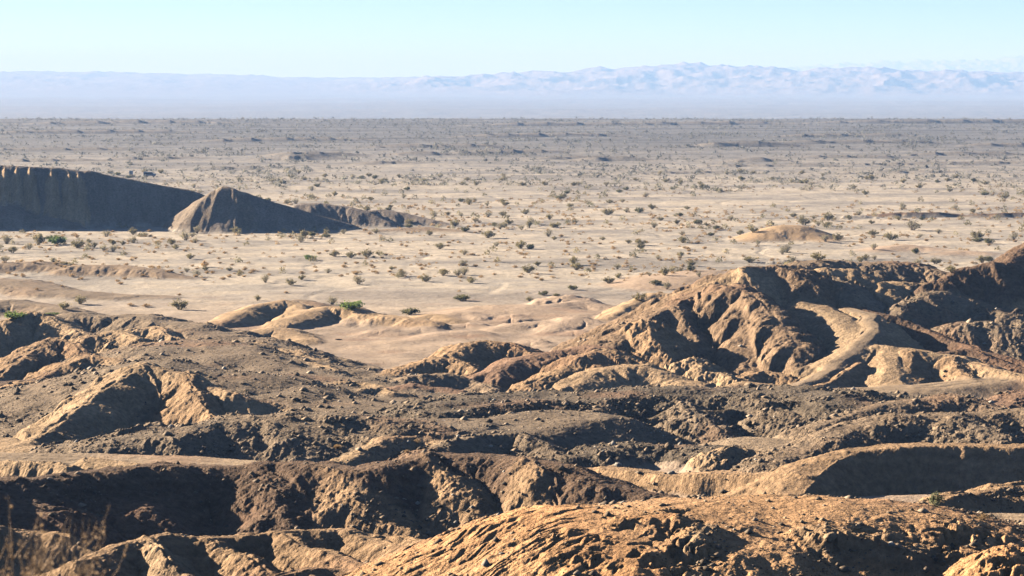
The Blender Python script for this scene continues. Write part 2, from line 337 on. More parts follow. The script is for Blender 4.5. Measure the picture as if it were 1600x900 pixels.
# cut bank on the plain, right, and the far thin banks
def bank(u0, u1, v, h, colr, wig=2, s=3.0):
    if v < 300: h *= .8; s = 1.6; wig = .5; colr = (.24, .215, .185)
    n = max(3, int((u1 - u0) / 30))
    d0 = 38.0 / -ray(800, v)[1]
    rr = random.Random(int(u0 * 7 + v))
    pts = []
    for i in range(n + 1):
        u = u0 + (u1 - u0) * i / n
        d = d0 + rr.uniform(-wig, wig)
        if v < 300: d += .22 * (u1 - u0) * i / n * d0 / F + 1.5 * math.sin(i * .7 + u0)
        hh = h * min(1, 4 * min(i, n - i) / n + .1)
        t = ray(u, v)[0]
        pts.append((t * d, d, -38 + hh))
    RID.append(dict(c=0, col=colr, p=pts, s=s, sb=.12, r=.2, w=0, ero=.3, rough=.6, grav=0, k=.15, lo=None))
bank(1378, 1500, 339, 1.3, BROWN, 1.5)
bank(1502, 1720, 339, 1.2, BROWN, 1.5)
bank(1290, 1380, 341, .7, PLAIN, 1.5)
bank(1195, 1280, 413, .8, PLAIN, 1.0)
_rb = random.Random(5)
for (a, b, v, h) in [(830,1010,249,2.2),(1090,1240,230,4),(900,1010,252,3),(1150,1210,254,2.5),(560,640,258,2),(420,560,245,3),(440,500,250,3.5),
                     (0,160,252,2.2),(150,330,250,2),(980,1190,272,1.5),(300,420,266,1.6),(1290,1500,272,1.2),(1250,1420,248,2.0),(1400,1620,244,2.5),
                     (700,900,240,2.5),(560,820,232,3),(1150,1500,226,3),(300,620,222,3),(-50,250,236,2.4),(1200,1450,214,3.2),(700,1000,215,3.2),
                     (-50,350,209,3),(1300,1650,259,1.6),(1080,1330,262,1.4),(1500,1700,229,3),(620,700,243,2.6),(0,400,195,4),(700,1300,197,4),(1250,1700,193,4)]:
    bank(a, b, v, h, PLAIN, 9 if v < 250 else 4)
# --- far mountains
MT = (.215, .19, .17)
def FR(pts, s, r, ero=1.0):
    RID.append(dict(c=CI['distant_mountains'], col=MT, p=[P(*q) for q in pts], s=s, sb=s, r=r, w=0, ero=ero, rough=0, grav=0, k=25, lo=None))
FR([(-900,110,18000),(-100,114,18000),(0,113,18000),(150,113,18000),(250,118,18000),(400,121,18000),(520,123,18300),(620,123,18300),(700,121,18000),(760,126,18000),(880,126,17800)], .032, 60, .5)
FR([(800,126,15800),(880,116,15600),(930,110,15500),(990,110,15500),(1040,110,15400),(1090,103,15300),(1140,106,15300),(1190,111,15300),(1290,113,15000),(1330,108,14900),(1390,112,14900),(1500,114,14800),(1560,121,14700),(1800,124,14700)], .075, 50)
FR([(1190,143,13500),(1240,132,13700),(1290,121,13900),(1340,118,14000),(1400,117,14000),(1480,114,14000),(1530,126,13900),(1570,136,13700)], .10, 30)
FR([(950,139,13700),(990,136,13800),(1040,140,13700)], .08, 20)
FR([(1100,112,30000),(1250,106,30000),(1400,96,30000),(1500,98,30000),(1590,92,30000),(1800,96,30000)], .10, 200)
#ENDRIDGES

FLD = [(1.5,-1.65),(4,-1.85),(7,-2.3),(9.5,-2.62),(12,-3.7),(20,-7.3),(40,-14.5),(60,-20.5),(80,-24),(110,-27.5),(138,-30.8),(152,-30.8),(165,-30),(185,-31),(200,-33.2),
       (240,-34.4),(262,-35.2),(300,-36.4),(340,-37.2),(380,-37.8),(420,-38),(2280,-38),(2450,-60),(2800,-90),(34000,-90)]
FX, FZ = zip(*FLD)

H = np.empty((NR, NC), np.float32)
ALB = np.empty((NR, NC, 3), np.float32)
ERO = np.empty((NR, NC), np.float32)
RGH = np.empty((NR, NC), np.float32)
GRV = np.empty((NR, NC), np.float32)
CRS = np.ones((NR, NC), np.float32)
KLS = np.zeros((NR, NC), np.int8)

for r in RID:
    ps = np.array(r['p'])
    y0, y1 = ps[:, 1].min(), ps[:, 1].max()
    fl = min(np.interp(y0 * .93, FX, FZ), np.interp(y1 * 1.03, FX, FZ))
    smin = min(r['s'], r['sb'])
    rad = (ps[:, 2].max() - fl) / smin + r['w'] + r['r'] + 4
    rad_f = (ps[:, 2].max() - fl) / r['s'] + r['w'] + r['r'] + 4
    r['y0'], r['y1'] = y0 - rad_f, y1 + (ps[:, 2].max() - fl) / r['sb'] + r['w'] + r['r'] + 4
    r['x0'], r['x1'] = ps[:, 0].min() - rad, ps[:, 0].max() + rad

def eval_block(i0, i1):
    y = rows[i0:i1].astype(np.float32)[:, None]
    t = tc.astype(np.float32)[None, :]
    Y = np.broadcast_to(y, (i1 - i0, NC)).copy()
    X = (t * y).astype(np.float32)
    fz = np.interp(Y[:, 0], FX, FZ).astype(np.float32)[:, None]
    h = np.broadcast_to(fz, Y.shape).copy()
    far = Y[:, :1] > 2300
    near = sstep(440, 330, Y)
    # base relief: lumpy floor in the badlands, faint swells on the plain
    if rows[i0] < 440:
        h += near * (0.26 * fbm(X / 14, Y / 14, 3)) * sstep(30, 80, Y)
        out = sstep(.25, .33, np.abs(X / Y)) * near * sstep(60, 110, Y)
        h += out * (1.5 + 4.0 * fbm(X / 30 + 5, Y / 30, 3))
    if rows[i1 - 1] > 330:
        pl = (1 - near)
        h += pl * (0.12 * perlin(X / 45, Y / 45) + 0.06 * perlin(X / 11, Y / 9 + 4)) * sstep(3000, 2000, Y)
    if rows[i1 - 1] > 2300:
        h += sstep(2300, 3200, Y) * 6 * fbm(X / 900, Y / 900, 3)
    # domain warp
    wa = sstep(40, 90, Y) * (1 - .65 * sstep(440, 540, Y))
    WX = X + wa * (.32 * perlin(X / 2.8, Y / 2.8) + .8 * perlin(X / 11 + 3, Y / 11))
    WY = Y + wa * (.32 * perlin(X / 2.8 + 50, Y / 2.8) + .8 * perlin(X / 11 + 90, Y / 11))
    if rows[i1 - 1] > 9000:
        WX = WX + sstep(8000, 10000, Y) * (260 * fbm(X / 1500, Y / 1500, 4))
        WY = WY + sstep(8000, 10000, Y) * (260 * fbm(X / 1500 + 31, Y / 1500, 4))
    # base colours
    nz = fbm(X / 60, Y / 26 + 3, 4)[..., None]
    nz2 = fbm(X / 9 + 9, Y / 7, 3)[..., None]
    a0 = np.array(PLAIN, np.float32); a1 = np.array((.48, .415, .325), np.float32); a2 = np.array((.25, .225, .195), np.float32)
    m = sstep(-.2, .4, nz + .6 * nz2)
    alb = a0 + (a1 - a0) * m + (a2 - a0) * sstep(.1, .7, -nz + .3 * nz2) * .8
    if rows[i0] < 440:
        alb = alb + (np.array((.37, .275, .195), np.float32) - alb) * (near * .85)[..., None]
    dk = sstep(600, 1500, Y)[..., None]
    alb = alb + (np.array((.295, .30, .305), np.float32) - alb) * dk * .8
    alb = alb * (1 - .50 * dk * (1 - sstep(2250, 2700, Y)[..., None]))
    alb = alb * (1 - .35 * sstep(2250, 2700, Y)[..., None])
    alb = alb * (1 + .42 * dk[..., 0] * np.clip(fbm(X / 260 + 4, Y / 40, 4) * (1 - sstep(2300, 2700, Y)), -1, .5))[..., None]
    ero = 0.25 * near
    rgh = .15 + .2 * near
    crs = np.ones_like(Y)
    grv = (.12 + .3 * sstep(.0, .6, -nz[..., 0])) * np.ones_like(Y)
    k_ = np.where(Y > 2300, CI['far_valley'], np.where(Y < 440, CI[S_], 0)).astype(np.int8)
    ylo, yhi = rows[i0], rows[i1 - 1]
    for r in RID:
        if r['y1'] < ylo or r['y0'] > yhi: continue
        ra, rb = np.searchsorted(rows[i0:i1], [r['y0'], r['y1']])
        if rb <= ra: continue
        ya = rows[i0 + ra]; yb = rows[i0 + rb - 1]
        lo = min(r['x0'] / ya, r['x0'] / yb); hi = max(r['x1'] / ya, r['x1'] / yb)
        ca, cb = np.searchsorted(tc, [lo, hi])
        if cb <= ca: continue
        S = (slice(ra, rb), slice(ca, cb))
        x, yy = WX[S], WY[S]
        hr = None; cd = None; d0 = None
        for (p, q) in zip(r['p'][:-1], r['p'][1:]):
            dx, dy, dz = q[0] - p[0], q[1] - p[1], q[2] - p[2]
            L = dx * dx + dy * dy + 1e-9
            tt = np.clip(((x - p[0]) * dx + (yy - p[1]) * dy) / L, 0, 1)
            ex = x - (p[0] + tt * dx); ey = yy - (p[1] + tt * dy)
            dist = np.sqrt(ex * ex + ey * ey)
            if r['w']:
                d0 = dist if d0 is None else np.minimum(d0, dist)
                dist = np.maximum(dist - r['w'], 0)
            cd = dist if cd is None else np.minimum(cd, dist)
            dd = np.sqrt(dist * dist + r['r'] ** 2) - r['r']
            s = r['s'] if r['s'] == r['sb'] else r['s'] + (r['sb'] - r['s']) * sstep(-.5, .5, ey)
            c = (p[2] + tt * dz) - s * dd
            hr = c if hr is None else np.maximum(hr, c)
        k = r['k']
        a = h[S]
        rut = None
        if r['c'] == CI['dirt_track'] and d0 is not None:
            rut = np.exp(-((d0 - .75) / .22) ** 2)
            hr = hr - .06 * rut + .03 * perlin(x / 1.5, yy / 1.5)
        df = hr - a
        g = np.maximum(k - np.abs(df), 0) / k
        h[S] = np.maximum(a, hr) + g * g * k * .25
        w = np.clip(.5 + df / (1.1 * k), 0, 1).astype(np.float32)
        w = w * w * (3 - 2 * w)
        tcol = np.array(r['col'], np.float32)
        if rut is not None: tcol = tcol * (1 - .16 * rut)[..., None]
        alb[S] += (tcol - alb[S]) * w[..., None]
        ero[S] += (r['ero'] - ero[S]) * w
        rgh[S] += (r['rough'] - rgh[S]) * w
        grv[S] += (r['grav'] - grv[S]) * w
        crs[S] += (sstep(0, 3.2 if yhi < 500 else 5.0, cd) - crs[S]) * w
        k_[S] = np.where(w > .5, r['c'], k_[S])
    if rows[i0] < 460:
        rel = near * np.clip(rgh, 0, 1.2) * np.where(k_ == CI['dirt_track'], .2, 1) * sstep(60, 80, Y)
        rdg = 1 - 2 * np.abs(perlin(X / 8.5 + 3 + .35 * perlin(X / 5, Y / 5), Y / 13.0 + 6))
        rdg2 = 1 - 2 * np.abs(perlin(X / 4.2 + 60, Y / 6.0 + .4 * perlin(X / 3, Y / 3)))
        h += rel * np.clip(grv, 0, 1) * sstep(125, 180, Y) * (.24 * rdg + .05 * rdg2)
        h += rel * (.30 * fbm(X / 9 + 11, Y / 9, 2) + .5 * (perlin(X / 5.5, Y / 5.5 + 30)) * perlin(X / 21, Y / 21))
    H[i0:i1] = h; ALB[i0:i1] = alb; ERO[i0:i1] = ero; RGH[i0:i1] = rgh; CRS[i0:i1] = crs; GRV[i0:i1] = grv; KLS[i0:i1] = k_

CH = 64
blocks = [(i, min(i + CH, NR)) for i in range(0, NR, CH)]
with ThreadPoolExecutor(4) as ex:
    list(ex.map(lambda b: eval_block(*b), blocks))

def gradients():
    ht = np.gradient(H, tc, axis=1).astype(np.float32)
    hy = np.gradient(H, rows, axis=0).astype(np.float32)
    Y = rows.astype(np.float32)[:, None]
    hx = ht / Y
    hy = hy - tc.astype(np.float32)[None, :] * hx
    return hx, hy
GXs, GYs = gradients()

def detail_block(i0, i1):
    y = rows[i0:i1].astype(np.float32)[:, None]
    X = (tc.astype(np.float32)[None, :] * y).astype(np.float32)
    Y = np.broadcast_to(y, X.shape).copy()
    gx, gy = GXs[i0:i1], GYs[i0:i1]
    sl = np.sqrt(gx * gx + gy * gy) + 1e-5
    h = H[i0:i1].copy(); e = ERO[i0:i1]; rg = RGH[i0:i1]
    ym = rows[i0]
    if ym < 60: 
        h += sstep(1, 20, Y) * .12 * fbm(X / 1.5, Y / 1.5, 4)
    elif ym < 760:
        px, py = -gy / sl, gx / sl                       # along-contour direction
        st = sstep(.06, .36, sl)
        amt = st * e * (.15 + .85 * CRS[i0:i1]) if ym < 9000 else st * e
        hx = 0; hy = 0; tot = 0
        cell = 4.2 if ym < 122 else (7.0 if ym < 500 else 11.0)
        amp = .125 * cell * .5
        no = 5 if ym < 200 else 4
        wob = .5 * perlin(X / 5, Y / 5)
        for o in range(no):
            # each octave follows the slope as carved by the ones before it
            ax = gx + hx * amt; ay = gy + hy * amt
            m = np.sqrt(ax * ax + ay * ay) + 1e-4
            dx, dy = -ay / m, ax / m
            v, vx, vy = erosion((X + wob) / cell, (Y - wob) / cell, dx, dy)
            v = 1 - np.sqrt(np.maximum(1 - v, 0) * .5) * 2   # sharper valleys than ridges
            tot = tot - v * amp
            hx = hx - vx * amp / cell * 3; hy = hy - vy * amp / cell * 3
            cell *= .5; amp *= .56
        h += amt * tot
        if ym < 100:
            hm = (KLS[i0:i1] == CI['foreground_hill']) * sstep(4.5, 2.5, X)
            q = (Y * .9 - X * .42) / .62 + .7 * perlin(X / 1.8, Y / 1.8)
            rl = np.abs(perlin(q, X / 9.0))
            h -= hm * .14 * sstep(.2, .0, rl) * sstep(-.5, .4, perlin(X / 2.2 + 9, Y / 1.5))
        # lumps and clods
        lump = fbm(X / 2.2 + 40, Y / 2.2, 3)
        h += rg * .075 * lump * (.4 + st)
        if ym < 340:
            c = billow(X / .9, Y / .9, 3, .6)
            h += rg * (.085 if ym < 130 else .12) * (c - .3) * (.35 + .65 * st)
    if ym > 330 and ym < 2500:
        # small hummocks and shallow braided channels on the plain
        pl = sstep(330, 420, Y) * sstep(2400, 2200, Y) * (1 - sstep(.05, .15, sl))
        b = np.abs(fbm(X / 38 + 2, Y / 60, 3))
        h -= pl * .12 * sstep(.16, .0, b)
        h += pl * .09 * np.maximum(fbm(X / 3.1, Y / 3.1, 2), 0)
        far = sstep(650, 900, Y)
        h += sstep(2400, 2200, Y) * far * .6 * fbm(X / 90, Y / 30, 2)
    if ym > 8000:
        mt = sstep(9000, 12500, Y) * np.clip(e, 0, 1)
        rd = 1 - np.abs(perlin(X / 540, Y / 640)) * 2
        rd2 = 1 - np.abs(perlin(X / 200, Y / 230)) * 2
        base = sstep(-85, -20, h)
        h += mt * (.25 + base) * (28 * rd + 13 * rd2 + 5 * fbm(X / 80, Y / 80, 2) - 16) * (1 + .6 * sstep(24000, 28000, Y))
    H[i0:i1] = h
    # albedo variation: real differences of material
    n1 = fbm(X / 7, Y / 7 + 8, 4)[..., None]
    n2 = fbm(X / 1.3, Y / 1.3, 2)[..., None]
    A = ALB[i0:i1]
    A *= 1 + .20 * n1 + .10 * n2
    if ym < 700:
        # rock layers: gently tilted bands of slightly different clay, bared on the steep faces
        zz = (H[i0:i1] + .045 * X + .02 * Y) * 2.3 + .35 * fbm(X / 5, Y / 5, 2)
        bed = perlin(zz, X / 60) + .6 * perlin(zz * 2.7 + 9, X / 40)
        A *= 1 + (.20 * bed * sstep(.18, .45, sl) * (KLS[i0:i1] != CI['dirt_track']))[..., None]
    if ym < 460:
        # dark desert varnish gravel lies on gentle tops, mud shows on steep faces
        flat = sstep(.40, .12, sl)[..., None]
        g = np.clip(GRV[i0:i1], 0, 1)[..., None]
        A += (np.array((.20, .162, .12), np.float32) - A) * flat * g * .45 * sstep(-.3, .4, n1)
        near = sstep(460, 330, Y)[..., None]
        rs = sstep(.25, .8, fbm(X / 16 + 70, Y / 12, 3))[..., None]
        A += (np.array((.29, .165, .10), np.float32) - A) * rs * .45 * near
    np.clip(A, .02, .8, out=A)

with ThreadPoolExecutor(4) as ex:
    list(ex.map(lambda b: detail_block(*b), blocks))


def zat(x, y):
    t = x / y
    fi = np.clip(np.interp(y, rows, np.arange(NR)), 0, NR - 1.001)
    fj = np.clip(np.interp(t, tc, np.arange(NC)), 0, NC - 1.001)
    i = np.int64(fi); j = np.int64(fj); a = fi - i; b = fj - j
    return (H[i, j] * (1 - a) * (1 - b) + H[i + 1, j] * a * (1 - b) + H[i, j + 1] * (1 - a) * b + H[i + 1, j + 1] * a * b)
def hit(u, v):
    t, k = ray(u, v)
    j = int(np.clip(np.searchsorted(tc, t), 0, NC - 1))
    i0 = np.searchsorted(rows, 20)
    g = H[i0:, j] - k * rows[i0:]
    n = np.nonzero(g > 0)[0]
    i = i0 + (n[0] if len(n) else len(rows) - i0 - 1)
    y = rows[i]
    return (t * y, y, float(zat(t * y, y)))
def gat(arr, x, y):
    i = np.clip(np.searchsorted(rows, y), 0, NR - 1); j = np.clip(np.searchsorted(tc, x / y), 0, NC - 1)
    return arr[i, j]

# hollows and knobs eaten into the nearest hill and a few banks
def dent(u, v, rad, depth, ax=1.6, ang=0.0, p=3):
    x, y, z = hit(u, v)
    i0, i1 = np.searchsorted(rows, [y - rad * ax * 1.6, y + rad * ax * 1.6])
    j0, j1 = np.searchsorted(tc, [(x - rad * ax * 1.6) / y, (x + rad * ax * 1.6) / y])
    if i1 - i0 < 2 or j1 - j0 < 2: return
    Y = rows[i0:i1, None]; X = tc[None, j0:j1] * Y
    dx, dy = X - x, Y - y
    ca, sa = math.cos(ang), math.sin(ang)
    a, b = (dx * ca + dy * sa) / ax, -dx * sa + dy * ca
    d = np.sqrt(a * a + b * b) / rad * np.clip(1 + .9 * fbm((X * 2.1).astype(np.float32), (Y * 2.1).astype(np.float32), 2), .3, 3)
    H[i0:i1, j0:j1] -= (depth * .62 * np.clip(1 - d ** 1.7, 0, 1)).astype(np.float32)
rd_ = random.Random(8)
for n_ in range(55):
    u = rd_.gauss(1035, 45); v = rd_.uniform(815, 898)
    dent(u + (v - 850) * .15, v, rd_.uniform(.12, .42), rd_.choice((.15, .25, .35, -.1, -.15)), rd_.uniform(1, 2.2), rd_.uniform(.6, 1.6))
for n_ in range(26):
    dent(rd_.uniform(830, 960), rd_.uniform(825, 880), rd_.uniform(.1, .3), rd_.choice((.25, .35, -.15)), rd_.uniform(1, 2.5), rd_.uniform(0, .8))
for n_ in range(10):
    u = rd_.uniform(1265, 1420)
    dent(u, 822 + (u - 1265) * .12 + rd_.uniform(-6, 26), rd_.uniform(.12, .34), rd_.choice((.25, .3, -.15)), rd_.uniform(1, 1.6), rd_.uniform(0, 3))
for n_ in range(14):
    dent(rd_.uniform(1545, 1600), rd_.uniform(840, 895), rd_.uniform(.15, .35), rd_.choice((.35, .5, -.25)), 1.4, rd_.uniform(0, 3))
dent(1498, 838, .9, .9, 1.8, .9); dent(1470, 862, .6, .5, 1.6, .6)
dent(1060, 800, .35, .6, 1.2, 1.2); dent(1062, 858, .45, .9, 2.0, 1.4); dent(1085, 872, .3, .7, 2.0, 1.5)

# ------------------------------------------------------------------ materials
def newmat(name, rough=.95):
    m = bpy.data.materials.new(name); m.use_nodes = True
    nt = m.node_tree
    b = nt.nodes['Principled BSDF']
    b.inputs['Roughness'].default_value = rough
    b.inputs['Specular IOR Level'].default_value = .15
    return m, nt, b
def N(nt, t, **kw):
    n = nt.nodes.new(t)
    for k, v in kw.items(): setattr(n, k, v)
    return n

def ground_mat(name, scales, bump, attr='albedo', mott=.25):
    m, nt, b = newmat(name)
    L = nt.links.new
    at = N(nt, 'ShaderNodeAttribute'); at.attribute_name = attr
    geo = N(nt, 'ShaderNodeNewGeometry')
    nz = N(nt, 'ShaderNodeTexNoise'); nz.inputs['Scale'].default_value = scales[0]; nz.inputs['Detail'].default_value = 6; nz.inputs['Roughness'].default_value = .65
    L(geo.outputs['Position'], nz.inputs['Vector'])
    mr = N(nt, 'ShaderNodeMapRange'); mr.inputs['From Min'].default_value = .3; mr.inputs['From Max'].default_value = .7
    mr.inputs['To Min'].default_value = 1 - mott; mr.inputs['To Max'].default_value = 1 + mott
    L(nz.outputs['Fac'], mr.inputs['Value'])
    vm = N(nt, 'ShaderNodeVectorMath', operation='SCALE')
    L(at.outputs['Color'], vm.inputs[0]); L(mr.outputs[0], vm.inputs['Scale'])
    L(vm.outputs[0], b.inputs['Base Color'])
    prev = None
    for s, dist in bump:
        if s > 0:
            n2 = N(nt, 'ShaderNodeTexNoise'); n2.inputs['Scale'].default_value = s; n2.inputs['Detail'].default_value = 5; n2.inputs['Roughness'].default_value = .6
            out = n2.outputs['Fac']
        else:
            n2 = N(nt, 'ShaderNodeTexVoronoi'); n2.inputs['Scale'].default_value = -s; n2.feature = 'SMOOTH_F1'; n2.inputs['Smoothness'].default_value = .4
            out = n2.outputs['Distance']
        L(geo.outputs['Position'], n2.inputs['Vector'])
        bp = N(nt, 'ShaderNodeBump'); bp.inputs['Distance'].default_value = dist; bp.inputs['Strength'].default_value = 1
        L(out, bp.inputs['Height'])
        if prev: L(prev.outputs[0], bp.inputs['Normal'])
        prev = bp
    if prev: L(prev.outputs[0], b.inputs['Normal'])
    return m
MG = {
    'near': ground_mat('eroded_mud', (2.0,), [(1.3, .40), (4.5, .16), (14.0, .05)], mott=.34),
    'smooth': ground_mat('packed_sand', (1.6,), [(1.1, .14), (5.0, .06)], mott=.2),
    'plain': ground_mat('desert_floor', (.9,), [(1.2, .16), (4.0, .10)], mott=.26),
    'far': ground_mat('far_ground', (.01,), [(.01, 12)], mott=.15),
}
CM = {'desert_plain': 'plain', 'badland_hills': 'near', 'foreground_hill': 'near', 'dark_ridge': 'near', 'cliff_ridge': 'near', 'sand_mound': 'smooth',
      'dirt_track': 'smooth', 'far_valley': 'far', 'distant_mountains': 'far', 'sand_hummocks': 'smooth'}

# ------------------------------------------------------------------ ground meshes, split by landform but sharing their borders
def build_ground():
    Yg = np.broadcast_to(rows[:, None], (NR, NC))
    Xg = Yg * tc[None, :]
    V = np.stack([Xg, Yg, H], -1).reshape(-1, 3).astype(np.float32)
    gx, gy = gradients()
    Nn = np.stack([-gx, -gy, np.ones_like(gx)], -1).reshape(-1, 3)
    Nn /= np.linalg.norm(Nn, axis=1, keepdims=True)
    idx = np.arange(NR * NC, dtype=np.int32).reshape(NR, NC)
    Q = np.stack([idx[:-1, :-1], idx[:-1, 1:], idx[1:, 1:], idx[1:, :-1]], -1).reshape(-1, 4)
    fk = KLS[:-1, :-1].reshape(-1)
    A = np.concatenate([ALB.reshape(-1, 3), np.ones((NR * NC, 1), np.float32)], 1)
    for c, name in enumerate(CLS):
        q = Q[fk == c]
        if len(q) == 0: continue
        used = np.zeros(NR * NC, bool); used[q.ravel()] = True
        remap = np.cumsum(used, dtype=np.int32) - 1
        v = V[used]; nn = Nn[used]; aa = A[used]
        qq = remap[q]
        me = bpy.data.meshes.new(name)
        me.vertices.add(len(v)); me.vertices.foreach_set('co', v.ravel())
        me.loops.add(qq.size); me.loops.foreach_set('vertex_index', qq.ravel())
        me.polygons.add(len(qq)); me.polygons.foreach_set('loop_start', np.arange(0, qq.size, 4, dtype=np.int32))
        me.update(calc_edges=True)
        at = me.color_attributes.new('albedo', 'FLOAT_COLOR', 'POINT')
        at.data.foreach_set('color', aa.ravel())
        me.polygons.foreach_set('use_smooth', np.ones(len(qq), bool))
        me.normals_split_custom_set_from_vertices(nn)
        me.materials.append(MG[CM[name]])
        o = bpy.data.objects.new(name, me); o['kind'] = 'structure'
        col.objects.link(o)
build_ground()

# ------------------------------------------------------------------ haze
def build_haze():
    me = bpy.data.meshes.new('haze')
    x, y0, y1, z0, z1 = 44000, -3000, 36000, -200, 345
    vs = [(-x, y0, z0), (x, y0, z0), (x, y1, z0), (-x, y1, z0), (-x, y0, z1), (x, y0, z1), (x, y1, z1), (-x, y1, z1)]
    fs = [(0, 3, 2, 1), (4, 5, 6, 7), (0, 1, 5, 4), (1, 2, 6, 5), (2, 3, 7, 6), (3, 0, 4, 7)]
    me.from_pydata(vs, [], fs)
    m = bpy.data.materials.new('haze_air'); m.use_nodes = True
    nt = m.node_tree; nt.nodes.clear()
    o = nt.nodes.new('ShaderNodeOutputMaterial'); v = nt.nodes.new('ShaderNodeVolumePrincipled')
    v.inputs['Color'].default_value = (*HAZE_COLOR, 1)
    v.inputs['Density'].default_value = HAZE_DENSITY
    v.inputs['Absorption Color'].default_value = (.35, .20, 0, 1)
    v.inputs['Anisotropy'].default_value = 0.0
    nt.links.new(v.outputs[0], o.inputs['Volume'])
    me.materials.append(m)
    ob = bpy.data.objects.new('haze', me); ob['kind'] = 'stuff'
    ob['label'] = 'pale blue haze in the air over the whole valley'; ob['category'] = 'haze'
    col.objects.link(ob)
build_haze()
#OBJECTS
def tag(o, label=None, cat=None, group=None, kind=None):
    if label: o['label'] = label
    if cat: o['category'] = cat
    if group: o['group'] = group
    if kind: o['kind'] = kind
    return o
def mesh_np(name, V, Fs, mats, mi=None, smooth=False, tint=None):
    """Fs: list of triangles/quads as index tuples or an (n,k) array"""
    me = bpy.data.meshes.new(name)
    V = np.asarray(V, np.float32)
    Fs = np.asarray(Fs, np.int32)
    k = Fs.shape[1]
    me.vertices.add(len(V)); me.vertices.foreach_set('co', V.ravel())
    me.loops.add(Fs.size); me.loops.foreach_set('vertex_index', Fs.ravel())
    me.polygons.add(len(Fs)); me.polygons.foreach_set('loop_start', np.arange(0, Fs.size, k, dtype=np.int32))
    for m in mats: me.materials.append(m)
    if mi is not None: me.polygons.foreach_set('material_index', np.asarray(mi, np.int32))
    me.update(calc_edges=True)
    if smooth: me.polygons.foreach_set('use_smooth', np.ones(len(Fs), bool))
    if tint is not None:
        a = me.color_attributes.new('tint', 'FLOAT_COLOR', 'POINT')
        t = np.concatenate([np.asarray(tint, np.float32), np.ones((len(V), 1), np.float32)], 1)
        a.data.foreach_set('color', t.ravel())
    return me
def obj(name, me, parent=None, loc=None):
    o = bpy.data.objects.new(name, me); col.objects.link(o)
    if parent: o.parent = parent
    if loc is not None: o.location = loc
    return o
def empty(name, loc, rz=0):
    o = bpy.data.objects.new(name, None); col.objects.link(o)
    o.location = loc; o.rotation_euler = (0, 0, rz); o.empty_display_size = .2
    return o

# --- plant materials
def leaf_mat(name, c, var=.35, trans=.45):
    m, nt, b = newmat(name, .8)
    L = nt.links.new
    geo = N(nt, 'ShaderNodeNewGeometry')
    oi = N(nt, 'ShaderNodeObjectInfo')
    ad = N(nt, 'ShaderNodeMath', operation='ADD'); L(geo.outputs['Random Per Island'], ad.inputs[0]); L(oi.outputs['Random'], ad.inputs[1])
    mr = N(nt, 'ShaderNodeMapRange'); mr.inputs['From Max'].default_value = 2; mr.inputs['To Min'].default_value = 1 - var; mr.inputs['To Max'].default_value = 1 + var
    L(ad.outputs[0], mr.inputs['Value'])
    vm = N(nt, 'ShaderNodeVectorMath', operation='SCALE'); vm.inputs[0].default_value = c; L(mr.outputs[0], vm.inputs['Scale'])
    L(vm.outputs[0], b.inputs['Base Color'])
    tr = N(nt, 'ShaderNodeBsdfTranslucent'); L(vm.outputs[0], tr.inputs['Color'])
    mx = N(nt, 'ShaderNodeMixShader'); mx.inputs[0].default_value = trans
    L(b.outputs[0], mx.inputs[1]); L(tr.outputs[0], mx.inputs[2])
    L(mx.outputs[0], nt.nodes['Material Output'].inputs['Surface'])
    return m
def tint_mat(name, var=.2, trans=0.0):
    m, nt, b = newmat(name, .9)
    L = nt.links.new
    at = N(nt, 'ShaderNodeAttribute'); at.attribute_name = 'tint'
    geo = N(nt, 'ShaderNodeNewGeometry')
    mr = N(nt, 'ShaderNodeMapRange'); mr.inputs['To Min'].default_value = 1 - var; mr.inputs['To Max'].default_value = 1 + var
    L(geo.outputs['Random Per Island'], mr.inputs['Value'])
    vm = N(nt, 'ShaderNodeVectorMath', operation='SCALE'); L(at.outputs['Color'], vm.inputs[0]); L(mr.outputs[0], vm.inputs['Scale'])
    L(vm.outputs[0], b.inputs['Base Color'])
    if trans:
        tr = N(nt, 'ShaderNodeBsdfTranslucent'); L(vm.outputs[0], tr.inputs['Color'])
        mx = N(nt, 'ShaderNodeMixShader'); mx.inputs[0].default_value = trans
        L(b.outputs[0], mx.inputs[1]); L(tr.outputs[0], mx.inputs[2]); L(mx.outputs[0], nt.nodes['Material Output'].inputs['Surface'])
    return m
OLIVE = (.29, .25, .135); GREEN = (.17, .235, .065); SAGE = (.36, .32, .21); DRY = (.48, .325, .165); PALE = (.30, .30, .16); DARK = (.19, .18, .09)
LM = {k: leaf_mat('foliage_' + k, c) for k, c in dict(olive=OLIVE, green=GREEN, sage=SAGE, dry=DRY, pale=PALE, dark=DARK).items()}
mtwig = leaf_mat('twig_bark', (.16, .12, .085), .25, 0)

def tube_path(pts, rad, n=4):
    """closed thin tube, quads"""
    V, Q = [], []
    for i, p in enumerate(pts):
        a = np.array(pts[max(i - 1, 0)]); b = np.array(pts[min(i + 1, len(pts) - 1)])
        d = b - a; d = d / (np.linalg.norm(d) + 1e-9)
        u = np.cross(d, (0.3, 0.9, 0.1)); u /= np.linalg.norm(u) + 1e-9
        w = np.cross(d, u)
        r = rad * (1 - .75 * i / (len(pts) - 1))
        for k in range(n):
            an = 2 * math.pi * k / n
            V.append(np.array(p) + r * (math.cos(an) * u + math.sin(an) * w))
    for i in range(len(pts) - 1):
        for k in range(n):
            Q.append((i * n + k, i * n + (k + 1) % n, (i + 1) * n + (k + 1) % n, (i + 1) * n + k))
    return V, Q

